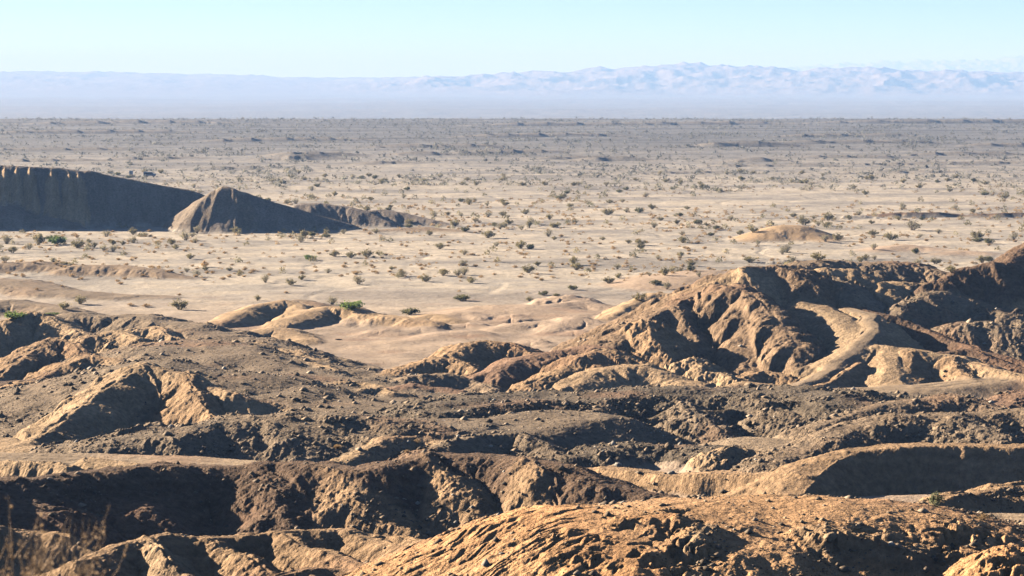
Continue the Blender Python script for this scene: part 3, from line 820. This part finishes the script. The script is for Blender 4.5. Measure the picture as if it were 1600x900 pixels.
def bush_geo(seed, nstem, nleaf, h=1.0, spread=.55, leaf=.055, dense=.5, low=.15):
    """unit bush about 1 m wide: stems fanning out of the base, leaf sprays towards their ends"""
    rr = np.random.RandomState(seed)
    SV, SQ = [], []
    tips = []
    for i in range(nstem):
        a = rr.rand() * 2 * math.pi; e = spread * rr.rand() ** .6
        hh = h * (1 - .45 * (e / spread) ** 2) * rr.uniform(.7, 1.05)
        p0 = np.array((0.04 * math.cos(a), 0.04 * math.sin(a), -.12))
        p3 = np.array((e * math.cos(a), e * math.sin(a), hh))
        p1 = p0 + (p3 - p0) * np.array((.25, .25, .4)); p2 = p0 + (p3 - p0) * np.array((.62, .62, .75)) + rr.randn(3) * .03
        V, Q = tube_path([p0, p1, p2, p3], .016, 3)
        n0 = len(SV); SV += V; SQ += [tuple(q + n0 for q in f) for f in Q]
        tips.append((p0, p1, p2, p3))
    LV, LT = [], []
    for i in range(nleaf):
        p0, p1, p2, p3 = tips[rr.randint(nstem)]
        t = low + (1.08 - low) * rr.rand() ** dense
        q = (p1 + (p2 - p1) * t * 2) if t < .5 else (p2 + (p3 - p2) * (t - .5) * 2)
        q = q + rr.randn(3) * .06
        q[2] = max(q[2], -.02)
        ax = rr.randn(3); ax[2] = abs(ax[2]) + .3; ax /= np.linalg.norm(ax)
        bx = np.cross(ax, rr.randn(3)); bx /= np.linalg.norm(bx) + 1e-9
        s = leaf * rr.uniform(.6, 1.5)
        n0 = len(LV)
        LV += [q - ax * s, q + bx * s * .55, q + ax * s * 1.1, q - bx * s * .55]
        LT.append((n0, n0 + 1, n0 + 2, n0 + 3))
    return SV, SQ, LV, LT

NV = 5
BUSH = {}
for kind, prm in dict(olive=(22, 620, .78, .50, .05, .95), green=(18, 800, .6, .52, .055, .9), sage=(26, 430, .85, .50, .042, .85), dark=(20, 800, .6, .5, .055, .9),
                      dry=(20, 420, .52, .48, .05, .95), pale=(18, 620, .7, .5, .05, .8)).items():
    for v_ in range(NV):
        SV, SQ, LV, LT = bush_geo(hash(kind) % 1 + 100 * v_ + len(kind) * 7 + ord(kind[0]), *prm)
        fol = mesh_np('foliage', LV, LT, [LM[kind]])
        stm = mesh_np('stems', SV, SQ, [mtwig])
        n0 = len(LV)
        both = mesh_np('bush', list(LV) + list(SV), list(LT) + [tuple(q + n0 for q in f) for f in SQ], [LM[kind], mtwig], [0] * len(LT) + [1] * len(SQ))
        BUSH[kind, v_] = (fol, stm, both)

rb = random.Random(11)
placed = []
def put_bush(u, v, w, kind, label, cat='bush', tall=1.0):
    x, y, z = hit(u, v)
    sc_ = w * y / F
    e = empty('desert_bush', (x, y, z + .02), rb.uniform(0, 6.28))
    e.scale = (sc_, sc_, sc_ * tall * rb.uniform(.85, 1.05))
    tag(e, label, cat)
    k = rb.randrange(NV)
    f, s_, _ = BUSH[kind, k]
    obj('foliage', f, e); obj('stems', s_, e)
    placed.append((x, y, sc_))
HAND = [
 (92,382,30,'green','bright green low bush left of centre in the row below the shadowed cliffs',.75),
 (60,383,24,'olive','olive bush just left of the bright green one below the shadowed cliffs',.95),
 (46,390,16,'sage','thin grey bush in front of the olive bush in the row below the cliffs',.8),
 (10,381,24,'sage','grey bush at the left photo edge below the shadowed cliffs',.8),
 (122,388,24,'olive','brownish olive bush just right of the bright green one below the cliffs',.8),
 (139,381,13,'olive','small bush at the right end of the bush row below the cliffs',.8),
 (120,372,10,'dry','small rusty dry bush between the cliff foot and the bush row',1),
 (208,367,14,'olive','upper of the two bushes stacked in line below the dark cliff face',1),
 (209,380,18,'sage','lower and wider of the two bushes in line below the dark cliff face',.8),
 (308,365,15,'sage','grey bush against the cliff foot, just left of the tan cone',1),
 (368,365,16,'olive','dark bush at the foot of the tan cone beside the cliffs',.9),
 (290,376,20,'sage','pale leggy bush on open sand in front of the tan cone',.9),
 (20,396,16,'olive','bush on the sand above the grey hummock at the left photo edge',.9),
 (297,405,15,'olive','round olive bush on open sand below the pale leggy bush',.8),
 (320,418,15,'dry','tall yellowish bush among low tan tufts, left of centre',1.25),
 (484,407,20,'green','deep green round bush on a pale sand patch left of centre',.8),
 (523,401,22,'olive','low olive bush to the right of the deep green round bush',.5),
 (548,403,20,'olive','rightmost bush of the line of three on pale sand left of centre',.6),
 (711,354,16,'olive','bush at the tip where the cliffs sink into the plain',.9),
 (727,362,16,'dark','dark bush just below the tip of the cliffs',.7),
 (762,372,28,'olive','wide olive bush on the plain right of the cliff tip',.55),
 (671,368,13,'olive','small bush in front of the low grey swell by the cliff tip',.9),
 (640,351,13,'olive','bush in the shade of the last cliff knoll',.9),
 (560,445,21,'sage','tan grey bush on the plain above the left sand hummocks',.8),
 (454,446,19,'olive','bush above the crest of the leftmost sand hummock',.8),
 (472,438,13,'olive','small bush up and right of the one above the leftmost sand hummock',.9),
 (415,442,16,'sage','faint grey bush left of the pair above the leftmost sand hummock',1),
 (665,440,18,'olive','olive bush left in the cluster above the middle of the wash',.8),
 (692,431,24,'olive','largest olive bush of the cluster above the middle of the wash',.6),
 (737,443,17,'olive','right bush of the cluster above the middle of the wash',.7),
 (857,370,15,'sage','grey bush on the smooth bare patch in the middle of the plain',.9),
 (1001,383,19,'olive','wider bush of the pair on the bare streak left of the tan mound',.6),
 (982,381,13,'olive','smaller bush of the pair on the bare streak left of the tan mound',.7),
 (965,421,15,'sage','pale grey bush alone on gravel right of the middle of the plain',.8),
 (895,453,18,'dark','dark bush on light sand above the sand hummocks right of the wash',.7),
 (1025,446,21,'dark','dark low bush left of the big brown hill, on the plain',.6),
 (1042,452,17,'sage','grey bush just right of and below the dark low bush by the big brown hill',.9),
 (1039,431,15,'olive','upright bush above the dark low bush by the big brown hill',1.1),
 (950,336,19,'olive','dark bush in the dense belt of bushes across the middle of the plain',.8),
 (827,356,13,'olive','tall narrow bush on sand below the left end of the dense bush belt',1.2),
 (1172,411,28,'olive','wide bush behind the peak of the big brown hill',.5),
 (1177,363,16,'olive','bush at the left foot of the tan mound on the plain',.8),
 (821,335,15,'olive','bush at the left end of the dense bush belt',.7),
 (1294,345,18,'olive','round bush on the plain above and right of the tan mound',.9),
 (1256,352,22,'olive','wide bush directly behind the top of the tan mound',.7),
 (1290,378,19,'sage','bush in the shadow at the right foot of the tan mound',.7),
 (1309,376,18,'olive','bush just outside the shadow right of the tan mound',.8),
 (1364,368,21,'olive','left one of the two olive bushes right of the tan mound',.6),
 (1392,375,23,'olive','right and darker one of the two olive bushes right of the tan mound',.7),
 (1426,360,32,'sage','largest spreading grey bush on a sand drift at the right side of the plain',.6),
 (1527,373,23,'olive','left one of the pair of big bushes near the right photo edge',.8),
 (1545,381,20,'dark','right and lower one of the pair of big bushes near the right photo edge',.75),
 (1584,375,15,'sage','bush on the plain closest to the right photo edge',1),
 (1229,395,21,'sage','grey bush in front of the tan mound on the plain',.9),
 (1279,407,25,'olive','bush on the plain behind the saddle of the right hills',.65),
 (1462,413,20,'olive','bush behind the gravelly right hills, right of the low sand swell',.7),
 (1487,426,22,'olive','yellowish bush at the back edge of the gravelly right hills',.6),
 (1365,390,13,'sage','faint small bush left of the low sand swell on the right plain',.9),
 (281,484,29,'olive','large olive bush standing at the edge of the flat wash on the left',.85),
 (125,476,20,'olive','bush right of a pair on pale sand between the left hummocks',1.0),
 (100,484,19,'olive','darker bush left of a pair on pale sand between the left hummocks',.85),
 (229,480,16,'dry','low brownish tuft left of the large olive bush by the flat wash',.6),
 (204,478,13,'dry','small brown tuft farthest left of the large olive bush by the flat wash',.6),
 (22,500,36,'green','bright green shrub behind the tan hill at the left photo edge',.55),
 (82,492,20,'green','small green shrub on the crest behind the left tan hill',.3),
 (519,476,20,'sage','brownish grey bush standing just left of the brightest green bush',.8),
 (550,483,42,'green','brightest and largest green bush, behind the sand hummocks in the centre',.55),
 (641,492,30,'dark','dark olive bush right of the brightest green bush behind the hummocks',.65),
 (722,470,26,'dark','dark flat bush on the plain beyond the middle of the wash',.6),
 (402,470,12,'olive','small bush behind the crest of the leftmost sand hummock',1),
 (850,462,20,'dark','left one of the dark pair beyond the sand hummocks right of the wash',.55),
 (870,463,11,'dark','tiny dark bush in the gap of the dark pair beyond the hummocks',.6),
 (827,471,14,'olive','faint green bush left of and below the dark pair beyond the hummocks',.7),
 (1000,470,26,'olive','bush half hidden behind the sandy spur of the big brown hill',.6),
 (1462,792,30,'pale','pale green bush in the gully at the foot of the tall shaded bank',1.0),
 (1537,812,26,'dry','dry straw tuft on the pale path right of the pale green bush',.6),
 (527,702,14,'dry','round dry shrub on the gravel slope in the middle left',.8),
 (652,693,12,'dry','round dry shrub on the small spur right of the gravel slope',.9),
 (636,708,10,'dry','tiny dry shrub low on the shaded side of the small spur',.9),
]
for (u, v, w, kind, lab, tall) in HAND:
    put_bush(u, v, w, kind, lab, tall=tall)

# --- scattered plants of the plain; the biggest in the picture are things, the rest one mass
def scatter():
    rr = np.random.RandomState(3)
    n = 80000
    # uniform over the ground area of the plain inside a fan a little wider than the view
    y = np.sqrt(rr.rand(n) * (2300 ** 2 - 340 ** 2) + 340 ** 2)
    t = rr.uniform(-.27, .27, n)
    # plants grow in clumps: move a share of them next to another plant
    cl_ = np.nonzero(rr.rand(n) < .5)[0]
    tg = rr.randint(0, n // 5, len(cl_))
    y[cl_] = np.clip(y[tg] + rr.randn(len(cl_)) * 7, 340, 2295); t[cl_] = t[tg] + rr.randn(len(cl_)) * 3.5 / y[tg]
    x = t * y
    v = 125 + 38 / y * 3600
    d = fbm(x / 70 + 8, y / 95, 3)
    dens = .14 + .62 * sstep(-.1, .5, d)
    belt = lambda a, b, c, e, k: k * sstep(a, b, v) * sstep(e, c, v)
    dens = dens + belt(262, 272, 290, 300, .55) + belt(322, 330, 342, 350, .6 ) * sstep(-.06, .02, t) + belt(405, 415, 430, 440, .25)
    dens = dens * (1 - .85 * belt(300, 304, 312, 320, 1) * sstep(.5, .0, d)) 
    dens = dens + belt(322, 332, 440, 452, .42)
    dens = dens * (.35 + 1.1 * sstep(-.35, .35, fbm(x / 90 + 3, y / 34, 3)))
    dens = dens * np.where(v > 445, .35, 1)
    keep = rr.rand(n) < np.clip(dens, 0, 1)
    x, y, t, v = x[keep], y[keep], t[keep], v[keep]
    cls = KLS[np.clip(np.searchsorted(rows, y), 0, NR - 1), np.clip(np.searchsorted(tc, t), 0, NC - 1)]
    keep = (cls == 0) | ((cls == CI['sand_hummocks']) & (y > 400))
    x, y, t, v = x[keep], y[keep], t[keep], v[keep]
    sc_ = np.where(rr.rand(len(x)) < np.where(v > 320, .11, .26), 1.5 + 2.0 * rr.rand(len(x)) ** 1.6, .4 + 1.15 * rr.rand(len(x)) ** 1.3)
    return x, y, t, v, sc_, rr
sx, sy, st_, sv, ss, rr_ = scatter()
z_ = zat(sx, sy)
big = ss > 1.5
print('plants', len(sx), 'big', big.sum())
# visible test
def visible(x, y, z):
    t = x / y
    j = int(np.clip(np.searchsorted(tc, t), 0, NC - 1)); i1 = int(np.searchsorted(rows, y * .995)); i0 = int(np.searchsorted(rows, 60))
    return (H[i0:i1, j] / rows[i0:i1]).max() < z / y
inview = np.abs(st_) < .222
app = ss / sy
order = np.argsort(-app)
chosen = np.zeros(len(sx), bool)
cnt = {'b': 0, 's': 0}
LIM = {'b': 300 - len(HAND), 's': 300}
ppos = np.array([(p[0], p[1]) for p in placed])
def zone(v, t):
    side = 'left' if t < -.07 else ('middle' if t < .07 else 'right')
    row = 'nearest strip of plain' if v > 415 else ('plain level with the cliff foot' if v > 350 else 'farther plain')
    return row, side
for i in order:
    if not inview[i]: continue
    k = 'b' if big[i] else 's'
    if cnt[k] >= LIM[k]: continue
    if not visible(sx[i], sy[i], z_[i] + .3 * ss[i]): continue
    if np.min(np.hypot((ppos[:, 0] - sx[i]), (ppos[:, 1] - sy[i]) * .35)) < 2.0: 
        chosen[i] = True; ss[i] = 0; continue
    chosen[i] = True; cnt[k] += 1
    row, side = zone(sv[i], st_[i])
    kind = (('olive', 'sage', 'olive', 'sage', 'dark')[rr_.randint(5)]) if k == 'b' else 'dry'
    if k == 'b':
        nm, cat = 'desert_bush', 'bush'
        lab = {'olive': 'small olive desert bush', 'sage': 'small thin grey desert bush', 'dark': 'small dark desert bush'}[kind] + ' on the ' + side + ' of the ' + row
        grp = lab.replace('bush', 'bushes')
    else:
        nm, cat = 'dry_scrub', 'scrub'
        lab = 'low tan scrub tuft, ' + side + ' of the ' + row
        grp = lab.replace('tuft', 'tufts')
    me = BUSH[kind, rr_.randint(NV)][2]
    o = obj(nm, me, None, (sx[i], sy[i], z_[i] + .01))
    s_ = ss[i] * (.82 if k == 'b' else .9)
    o.scale = (s_ * (1 if k == 'b' else 1.15), s_, s_ * rr_.uniform(.6, .9)); o.rotation_euler = (0, 0, rr_.rand() * 6.28)
    tag(o, lab, cat, grp)
print('individuals', cnt)

def far_scrub():
    V, T, C = [], [], []
    idx = np.nonzero(~chosen & (np.abs(st_) < .26))[0]
    cols = np.array([OLIVE, SAGE, (.25, .23, .14), (.44, .31, .17)])
    allV, allF, allC = [], [], []
    for nl, sel in ((60, idx[sy[idx] < 800]), (14, idx[sy[idx] >= 800])):
        m = len(sel)
        if not m: continue
        r = np.random.RandomState(nl)
        s = ss[sel] * np.where(sy[sel] > 800, .8, 1.0)
        isb = big[sel]
        a = r.rand(m, nl) * 2 * np.pi; e = r.rand(m, nl) ** .6 * .5
        hh = np.where(isb[:, None], .78, .5) * (1 - .6 * (e / .5) ** 2) * r.rand(m, nl) ** .6
        P0 = np.stack([e * np.cos(a), e * np.sin(a), hh], -1) * s[:, None, None]
        P0 += np.stack([sx[sel], sy[sel], z_[sel]], -1)[:, None, :]
        ls = np.where(nl > 20, .10, .20) * s[:, None, None]
        ax = r.randn(m, nl, 3) * ls; bx = r.randn(m, nl, 3) * ls
        tri = np.stack([P0 - ax * .6, P0 + bx, P0 + ax], 2)           # m,nl,3,3
        pick = np.where(isb, r.randint(0, 3, m), 3)
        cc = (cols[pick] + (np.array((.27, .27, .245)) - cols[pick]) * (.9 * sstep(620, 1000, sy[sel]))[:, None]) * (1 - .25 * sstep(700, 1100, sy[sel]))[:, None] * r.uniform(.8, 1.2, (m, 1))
        cc = np.broadcast_to(cc[:, None, None, :], tri.shape)
        allV.append(tri.reshape(-1, 3)); allC.append(cc.reshape(-1, 3))
    V = np.concatenate(allV); C = np.concatenate(allC)
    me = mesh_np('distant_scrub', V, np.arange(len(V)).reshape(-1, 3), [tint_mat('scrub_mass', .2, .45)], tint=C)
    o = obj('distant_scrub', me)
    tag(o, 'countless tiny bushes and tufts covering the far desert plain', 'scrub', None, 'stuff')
far_scrub()

# --- loose stones on the gravel slopes (mass) and single boulders
def ico():
    p = (1 + 5 ** .5) / 2
    v = np.array([(-1,p,0),(1,p,0),(-1,-p,0),(1,-p,0),(0,-1,p),(0,1,p),(0,-1,-p),(0,1,-p),(p,0,-1),(p,0,1),(-p,0,-1),(-p,0,1)], float)
    v /= np.linalg.norm(v[0])
    f = [(0,11,5),(0,5,1),(0,1,7),(0,7,10),(0,10,11),(1,5,9),(5,11,4),(11,10,2),(10,7,6),(7,1,8),(3,9,4),(3,4,2),(3,2,6),(3,6,8),(3,8,9),(4,9,5),(2,4,11),(6,2,10),(8,6,7),(9,8,1)]
    return v, np.array(f)
IV, IF = ico()
IV = np.array([(1,0,0),(-1,0,0),(0,1,0),(0,-1,0),(0,0,1),(0,0,-1.)]); IF = np.array([(0,2,4),(2,1,4),(1,3,4),(3,0,4),(2,0,5),(1,2,5),(3,1,5),(0,3,5)])
def stones():
    r = np.random.RandomState(21)
    n = 1500000
    fi = r.randint(np.searchsorted(rows, 84), np.searchsorted(rows, 300), n)
    fj = r.randint(np.searchsorted(tc, -.236), np.searchsorted(tc, .236), n)
    g = GRV[fi, fj]
    y = rows[fi] + r.rand(n) * (rows[fi] * .001); x = y * (tc[fj] + r.rand(n) * .0004)
    cl = fbm(x / 5, y / 5, 2)
    sl = np.hypot(GXs[fi, fj], GYs[fi, fj])
    keep = r.rand(n) < (np.clip(g, 0.005, 1) * (.16 + .4 * sstep(.05, .5, sl)) * (.35 + sstep(-.2, .5, cl)))* .6
    x, y, g = x[keep], y[keep], g[keep]
    n = len(x)
    s = .018 + .032 * r.pareto(2.3, n)
    s = np.clip(s, 0, .24) * (1 + sstep(120, 260, y) * .9)
    z = zat(x, y)
    ang = r.rand(n) * 6.28
    V = IV[None] * (1 + .28 * r.randn(n, 6, 1).clip(-1.2, 1.2)) * np.stack([r.uniform(.8, 1.4, n), r.uniform(.7, 1.1, n), r.uniform(.45, .85, n)], -1)[:, None, :]
    ca, sa = np.cos(ang)[:, None], np.sin(ang)[:, None]
    V = np.stack([V[..., 0] * ca - V[..., 1] * sa, V[..., 0] * sa + V[..., 1] * ca, V[..., 2]], -1) * s[:, None, None]
    V += np.stack([x, y, z + s * .15], -1)[:, None, :]
    Fc = (IF[None] + (np.arange(n) * 6)[:, None, None]).reshape(-1, 3)
    base = np.array([(.20,.155,.11), (.14,.11,.08), (.26,.195,.13), (.32,.25,.18), (.40,.36,.30)])
    pick = r.choice(5, n, p=[.36, .28, .2, .13, .03])
    C = np.broadcast_to((base[pick] * r.uniform(.8, 1.2, (n, 1)))[:, None, :], (n, 6, 3)).reshape(-1, 3)
    o = obj('loose_stones', mesh_np('loose_stones', V.reshape(-1, 3), Fc, [tint_mat('stone', .1)], tint=C))
    tag(o, 'loose stones and gravel strewn over the badland slopes', 'stones', None, 'stuff')
    print('stones', n)
stones()

def rock_mat(name, c):
    m, nt, b = newmat(name)
    nz = N(nt, 'ShaderNodeTexNoise'); nz.inputs['Scale'].default_value = 5; nz.inputs['Detail'].default_value = 6
    tcn = N(nt, 'ShaderNodeTexCoord'); nt.links.new(tcn.outputs['Object'], nz.inputs['Vector'])
    cr = N(nt, 'ShaderNodeValToRGB')
    cr.color_ramp.elements[0].position = .3; cr.color_ramp.elements[0].color = (c[0] * .6, c[1] * .6, c[2] * .6, 1)
    cr.color_ramp.elements[1].position = .7; cr.color_ramp.elements[1].color = (c[0] * 1.25, c[1] * 1.25, c[2] * 1.25, 1)
    nt.links.new(nz.outputs['Fac'], cr.inputs[0]); nt.links.new(cr.outputs[0], b.inputs['Base Color'])
    bp = N(nt, 'ShaderNodeBump'); bp.inputs['Distance'].default_value = .08; nt.links.new(nz.outputs['Fac'], bp.inputs['Height']); nt.links.new(bp.outputs[0], b.inputs['Normal'])
    return m
def boulder(u, v, w, c, label, flat=.7, seed=1):
    import bmesh
    bm = bmesh.new(); bmesh.ops.create_icosphere(bm, subdivisions=3, radius=.5)
    r = np.random.RandomState(seed)
    cuts = r.randn(9, 3); cuts /= np.linalg.norm(cuts, axis=1, keepdims=True)
    for vv in bm.verts:
        p = np.array(vv.co)
        for q in cuts:                                   # shear faces off the ball to leave facets
            d = p @ q - .36
            if d > 0: p = p - q * d * .85
        p = p * (1 + .06 * float(perlin(np.array([p[0] * 6 + seed]), np.array([p[1] * 6 + p[2] * 5]))[0]))
        vv.co = (p[0], p[1] * .85, p[2] * flat)
    me = bpy.data.meshes.new('boulder'); bm.to_mesh(me); bm.free()
    me.materials.append(rock_mat('boulder_rock', c))
    x, y, z = hit(u, v); s = w * y / F * 1.15
    o = obj('boulder', me, None, (x, y, z + s * flat * .18)); o.scale = (s, s, s); o.rotation_euler = (.1, .15, seed * 1.3)
    tag(o, label, 'boulder')
boulder(1046, 701, 16, (.22, .165, .115), 'brown boulder on top of the dark gravel hump right of centre', .8, 1)
boulder(966, 729, 11, (.42, .38, .32), 'pale boulder at the lower left foot of the dark gravel hump', .9, 2)
boulder(1049, 741, 12, (.40, .36, .30), 'pale flat boulder on the rim of the tan bank', .6, 3)
boulder(951, 636, 7, (.30, .24, .18), 'light stone half way up the dark gravel ridge right of centre', .8, 4)
boulder(979, 646, 7, (.34, .26, .18), 'tan stone beside the light one on the dark gravel ridge', .8, 5)
boulder(1393, 852, 13, (.48, .44, .38), 'whitish boulder below the crumbling ledge of the nearest orange hill', .6, 6)
boulder(1388, 845, 20, (.32, .22, .13), 'brown boulder leaning at the crumbling ledge of the nearest hill', .9, 7)
boulder(1297, 842, 22, (.36, .26, .16), 'rounded tan boulder at the left end of the crumbling ledge', .7, 8)
boulder(515, 690, 9, (.28, .24, .19), 'grey boulder near the dry shrub on the gravel slope', .8, 9)
boulder(458, 689, 7, (.36, .33, .28), 'pale stone left of the grey boulder on the gravel slope', .8, 10)
boulder(529, 531, 12, (.10, .08, .07), 'thin dark slab lying alone on the smooth sand wash', .22, 11)
boulder(1057, 548, 8, (.34, .24, .15), 'tan block on the dark face at the left of the big brown hill', .9, 12)

# --- distant vehicle and hut on the plain beyond the cliffs
def plain_mat(name, c, rough=.5, metal=0):
    m, nt, b = newmat(name, rough)
    nz = N(nt, 'ShaderNodeTexNoise'); nz.inputs['Scale'].default_value = 3
    mr = N(nt, 'ShaderNodeMapRange'); mr.inputs['To Min'].default_value = .85; mr.inputs['To Max'].default_value = 1.1
    nt.links.new(nz.outputs['Fac'], mr.inputs['Value'])
    vm = N(nt, 'ShaderNodeVectorMath', operation='SCALE'); vm.inputs[0].default_value = c; nt.links.new(mr.outputs[0], vm.inputs['Scale'])
    nt.links.new(vm.outputs[0], b.inputs['Base Color'])
    b.inputs['Specular IOR Level'].default_value = .4; b.inputs['Metallic'].default_value = metal
    return m
def prism(name, prof, y0, y1, m, parent, inset=0):
    """extrude an x-z outline across the width, edges bevelled"""
    import bmesh
    bm = bmesh.new()
    a = [bm.verts.new((x, y0, z)) for x, z in prof]; b = [bm.verts.new((x, y1, z)) for x, z in prof]
    n = len(prof)
    bm.faces.new(a); bm.faces.new(b[::-1])
    for i in range(n): bm.faces.new((a[i], b[i], b[(i + 1) % n], a[(i + 1) % n]))
    bmesh.ops.recalc_face_normals(bm, faces=bm.faces)
    bmesh.ops.bevel(bm, geom=bm.edges[:], offset=.03, segments=2, affect='EDGES')
    me = bpy.data.meshes.new(name); bm.to_mesh(me); bm.free(); me.materials.append(m)
    return obj(name, me, parent)
def wheel(parent, x, y):
    import bmesh
    for nm, rad, wd, m in (('wheel', .38, .24, MTYRE), ):
        bm = bmesh.new(); bmesh.ops.create_cone(bm, cap_ends=True, segments=24, radius1=rad, radius2=rad, depth=wd)
        bmesh.ops.bevel(bm, geom=[e for e in bm.edges if len(e.link_faces) == 2 and e.calc_face_angle(0) > 1], offset=.05, segments=2, affect='EDGES')
        me = bpy.data.meshes.new('wheel'); bm.to_mesh(me); bm.free(); me.materials.append(m)
        o = obj('wheel', me, parent, (x, y, .38)); o.rotation_euler = (R_(90), 0, 0)
    bm = bmesh.new(); bmesh.ops.create_cone(bm, cap_ends=True, segments=16, radius1=.22, radius2=.2, depth=.26)
    me = bpy.data.meshes.new('rim'); bm.to_mesh(me); bm.free(); me.materials.append(MRIM)
    obj('rim', me, o)
MTYRE = plain_mat('tyre_rubber', (.02, .02, .02), .9); MRIM = plain_mat('rim_metal', (.4, .4, .4), .4, .6)
MBLUE = plain_mat('blue_paint', (.05, .10, .19), .35); MGLASS = plain_mat('dark_glass', (.02, .025, .03), .1)
MWHITE = plain_mat('white_paint', (.85, .85, .83), .5); MGREYP = plain_mat('grey_panel', (.25, .25, .24), .6)
x, y, z = hit(234, 277)
car = empty('parked_van', (x, y, z + .03), R_(8))
tag(car, 'dark blue van parked far out on the plain beyond the cliffs', 'van')
prism('body', [(-2.4, .45), (2.2, .45), (2.4, .7), (2.35, 1.05), (1.5, 1.2), (1.0, 1.85), (-2.2, 1.9), (-2.4, 1.6)], -.92, .92, MBLUE, car)
for sy_ in (-1, 1):
    prism('side_window', [(-1.9, 1.25), (1.0, 1.25), (.75, 1.7), (-1.9, 1.72)], sy_ * .925 - .02, sy_ * .925 + .02, MGLASS, car)
    for xx in (-1.5, 1.5): wheel(car, xx, sy_ * .85)
prism('windscreen', [(1.16, 1.32), (1.5, 1.24), (1.05, 1.82), (1.0, 1.78)], -.75, .75, MGLASS, car)
x, y, z = hit(205, 276.5)
hut = empty('white_hut', (x, y, z), R_(-6))
tag(hut, 'tiny white upright hut standing alone left of the dark blue van', 'hut')
prism('wall', [(-.6, -.1), (.6, -.1), (.6, 2.2), (-.6, 2.2)], -.6, .6, MWHITE, hut)
prism('roof', [(-.7, 2.2), (.7, 2.2), (.5, 2.4), (-.5, 2.4)], -.7, .7, MGREYP, hut)
prism('door', [(-.4, .05), (.4, .05), (.4, 1.95), (-.4, 1.95)], -.64, -.6, MGREYP, hut)

# --- dry brush close to the camera, bottom left corner, out of focus
def near_brush(u, d, label, seed, hgt, nst):
    r = np.random.RandomState(seed)
    x, y, _ = P(u, 900, d); z = float(zat(np.array(x), np.array(y)))
    e = empty('dry_brush', (x, y, z))
    tag(e, label, 'dry brush')
    SV, SQ, LV, LT = [], [], [], []
    for i in range(nst):
        a = r.rand() * 6.28; lean = r.rand() ** .7 * .33 * hgt
        hh = hgt * r.uniform(.6, 1.0)
        pts = []
        bend = r.randn(2) * .05
        for k in range(7):
            q = k / 6
            pts.append(np.array((lean * math.cos(a) * q ** 1.4 + bend[0] * math.sin(q * 3), lean * math.sin(a) * q ** 1.4 + bend[1] * math.sin(q * 3), hh * q - .05)))
        V, Q = tube_path(pts, .0045, 4); n0 = len(SV); SV += V; SQ += [tuple(w + n0 for w in f) for f in Q]
        for b in range(7):                                # side twigs
            k = r.randint(2, 6); p = pts[k]; aa = r.rand() * 6.28; l = r.uniform(.06, .20)
            q1 = p + np.array((math.cos(aa) * l * .5, math.sin(aa) * l * .5, l * .6)); q2 = q1 + np.array((math.cos(aa) * l * .25, math.sin(aa) * l * .25, l * .6))
            V, Q = tube_path([p, q1, q2], .0026, 3); n0 = len(SV); SV += V; SQ += [tuple(w + n0 for w in f) for f in Q]
            for m_ in range(4):
                c = q1 + (q2 - q1) * r.rand() + r.randn(3) * .008
                ax = r.randn(3); ax /= np.linalg.norm(ax); bx = np.cross(ax, r.randn(3)); bx /= np.linalg.norm(bx)
                s = r.uniform(.006, .014); n0 = len(LV)
                LV += [c - ax * s, c + bx * s * .5, c + ax * s, c - bx * s * .5]; LT.append((n0, n0 + 1, n0 + 2, n0 + 3))
    obj('stems', mesh_np('stems', SV, SQ, [MBR]), e)
    obj('seed_heads', mesh_np('seed_heads', LV, LT, [MSEED]), e)
MBR = leaf_mat('dry_stem', (.34, .23, .14), .35, .1); MSEED = leaf_mat('dry_seed_head', (.36, .25, .15), .35, .3)
near_brush(48, 9.0, 'blurred dry brown brush close to the viewer in the lower left corner', 4, .86, 34)
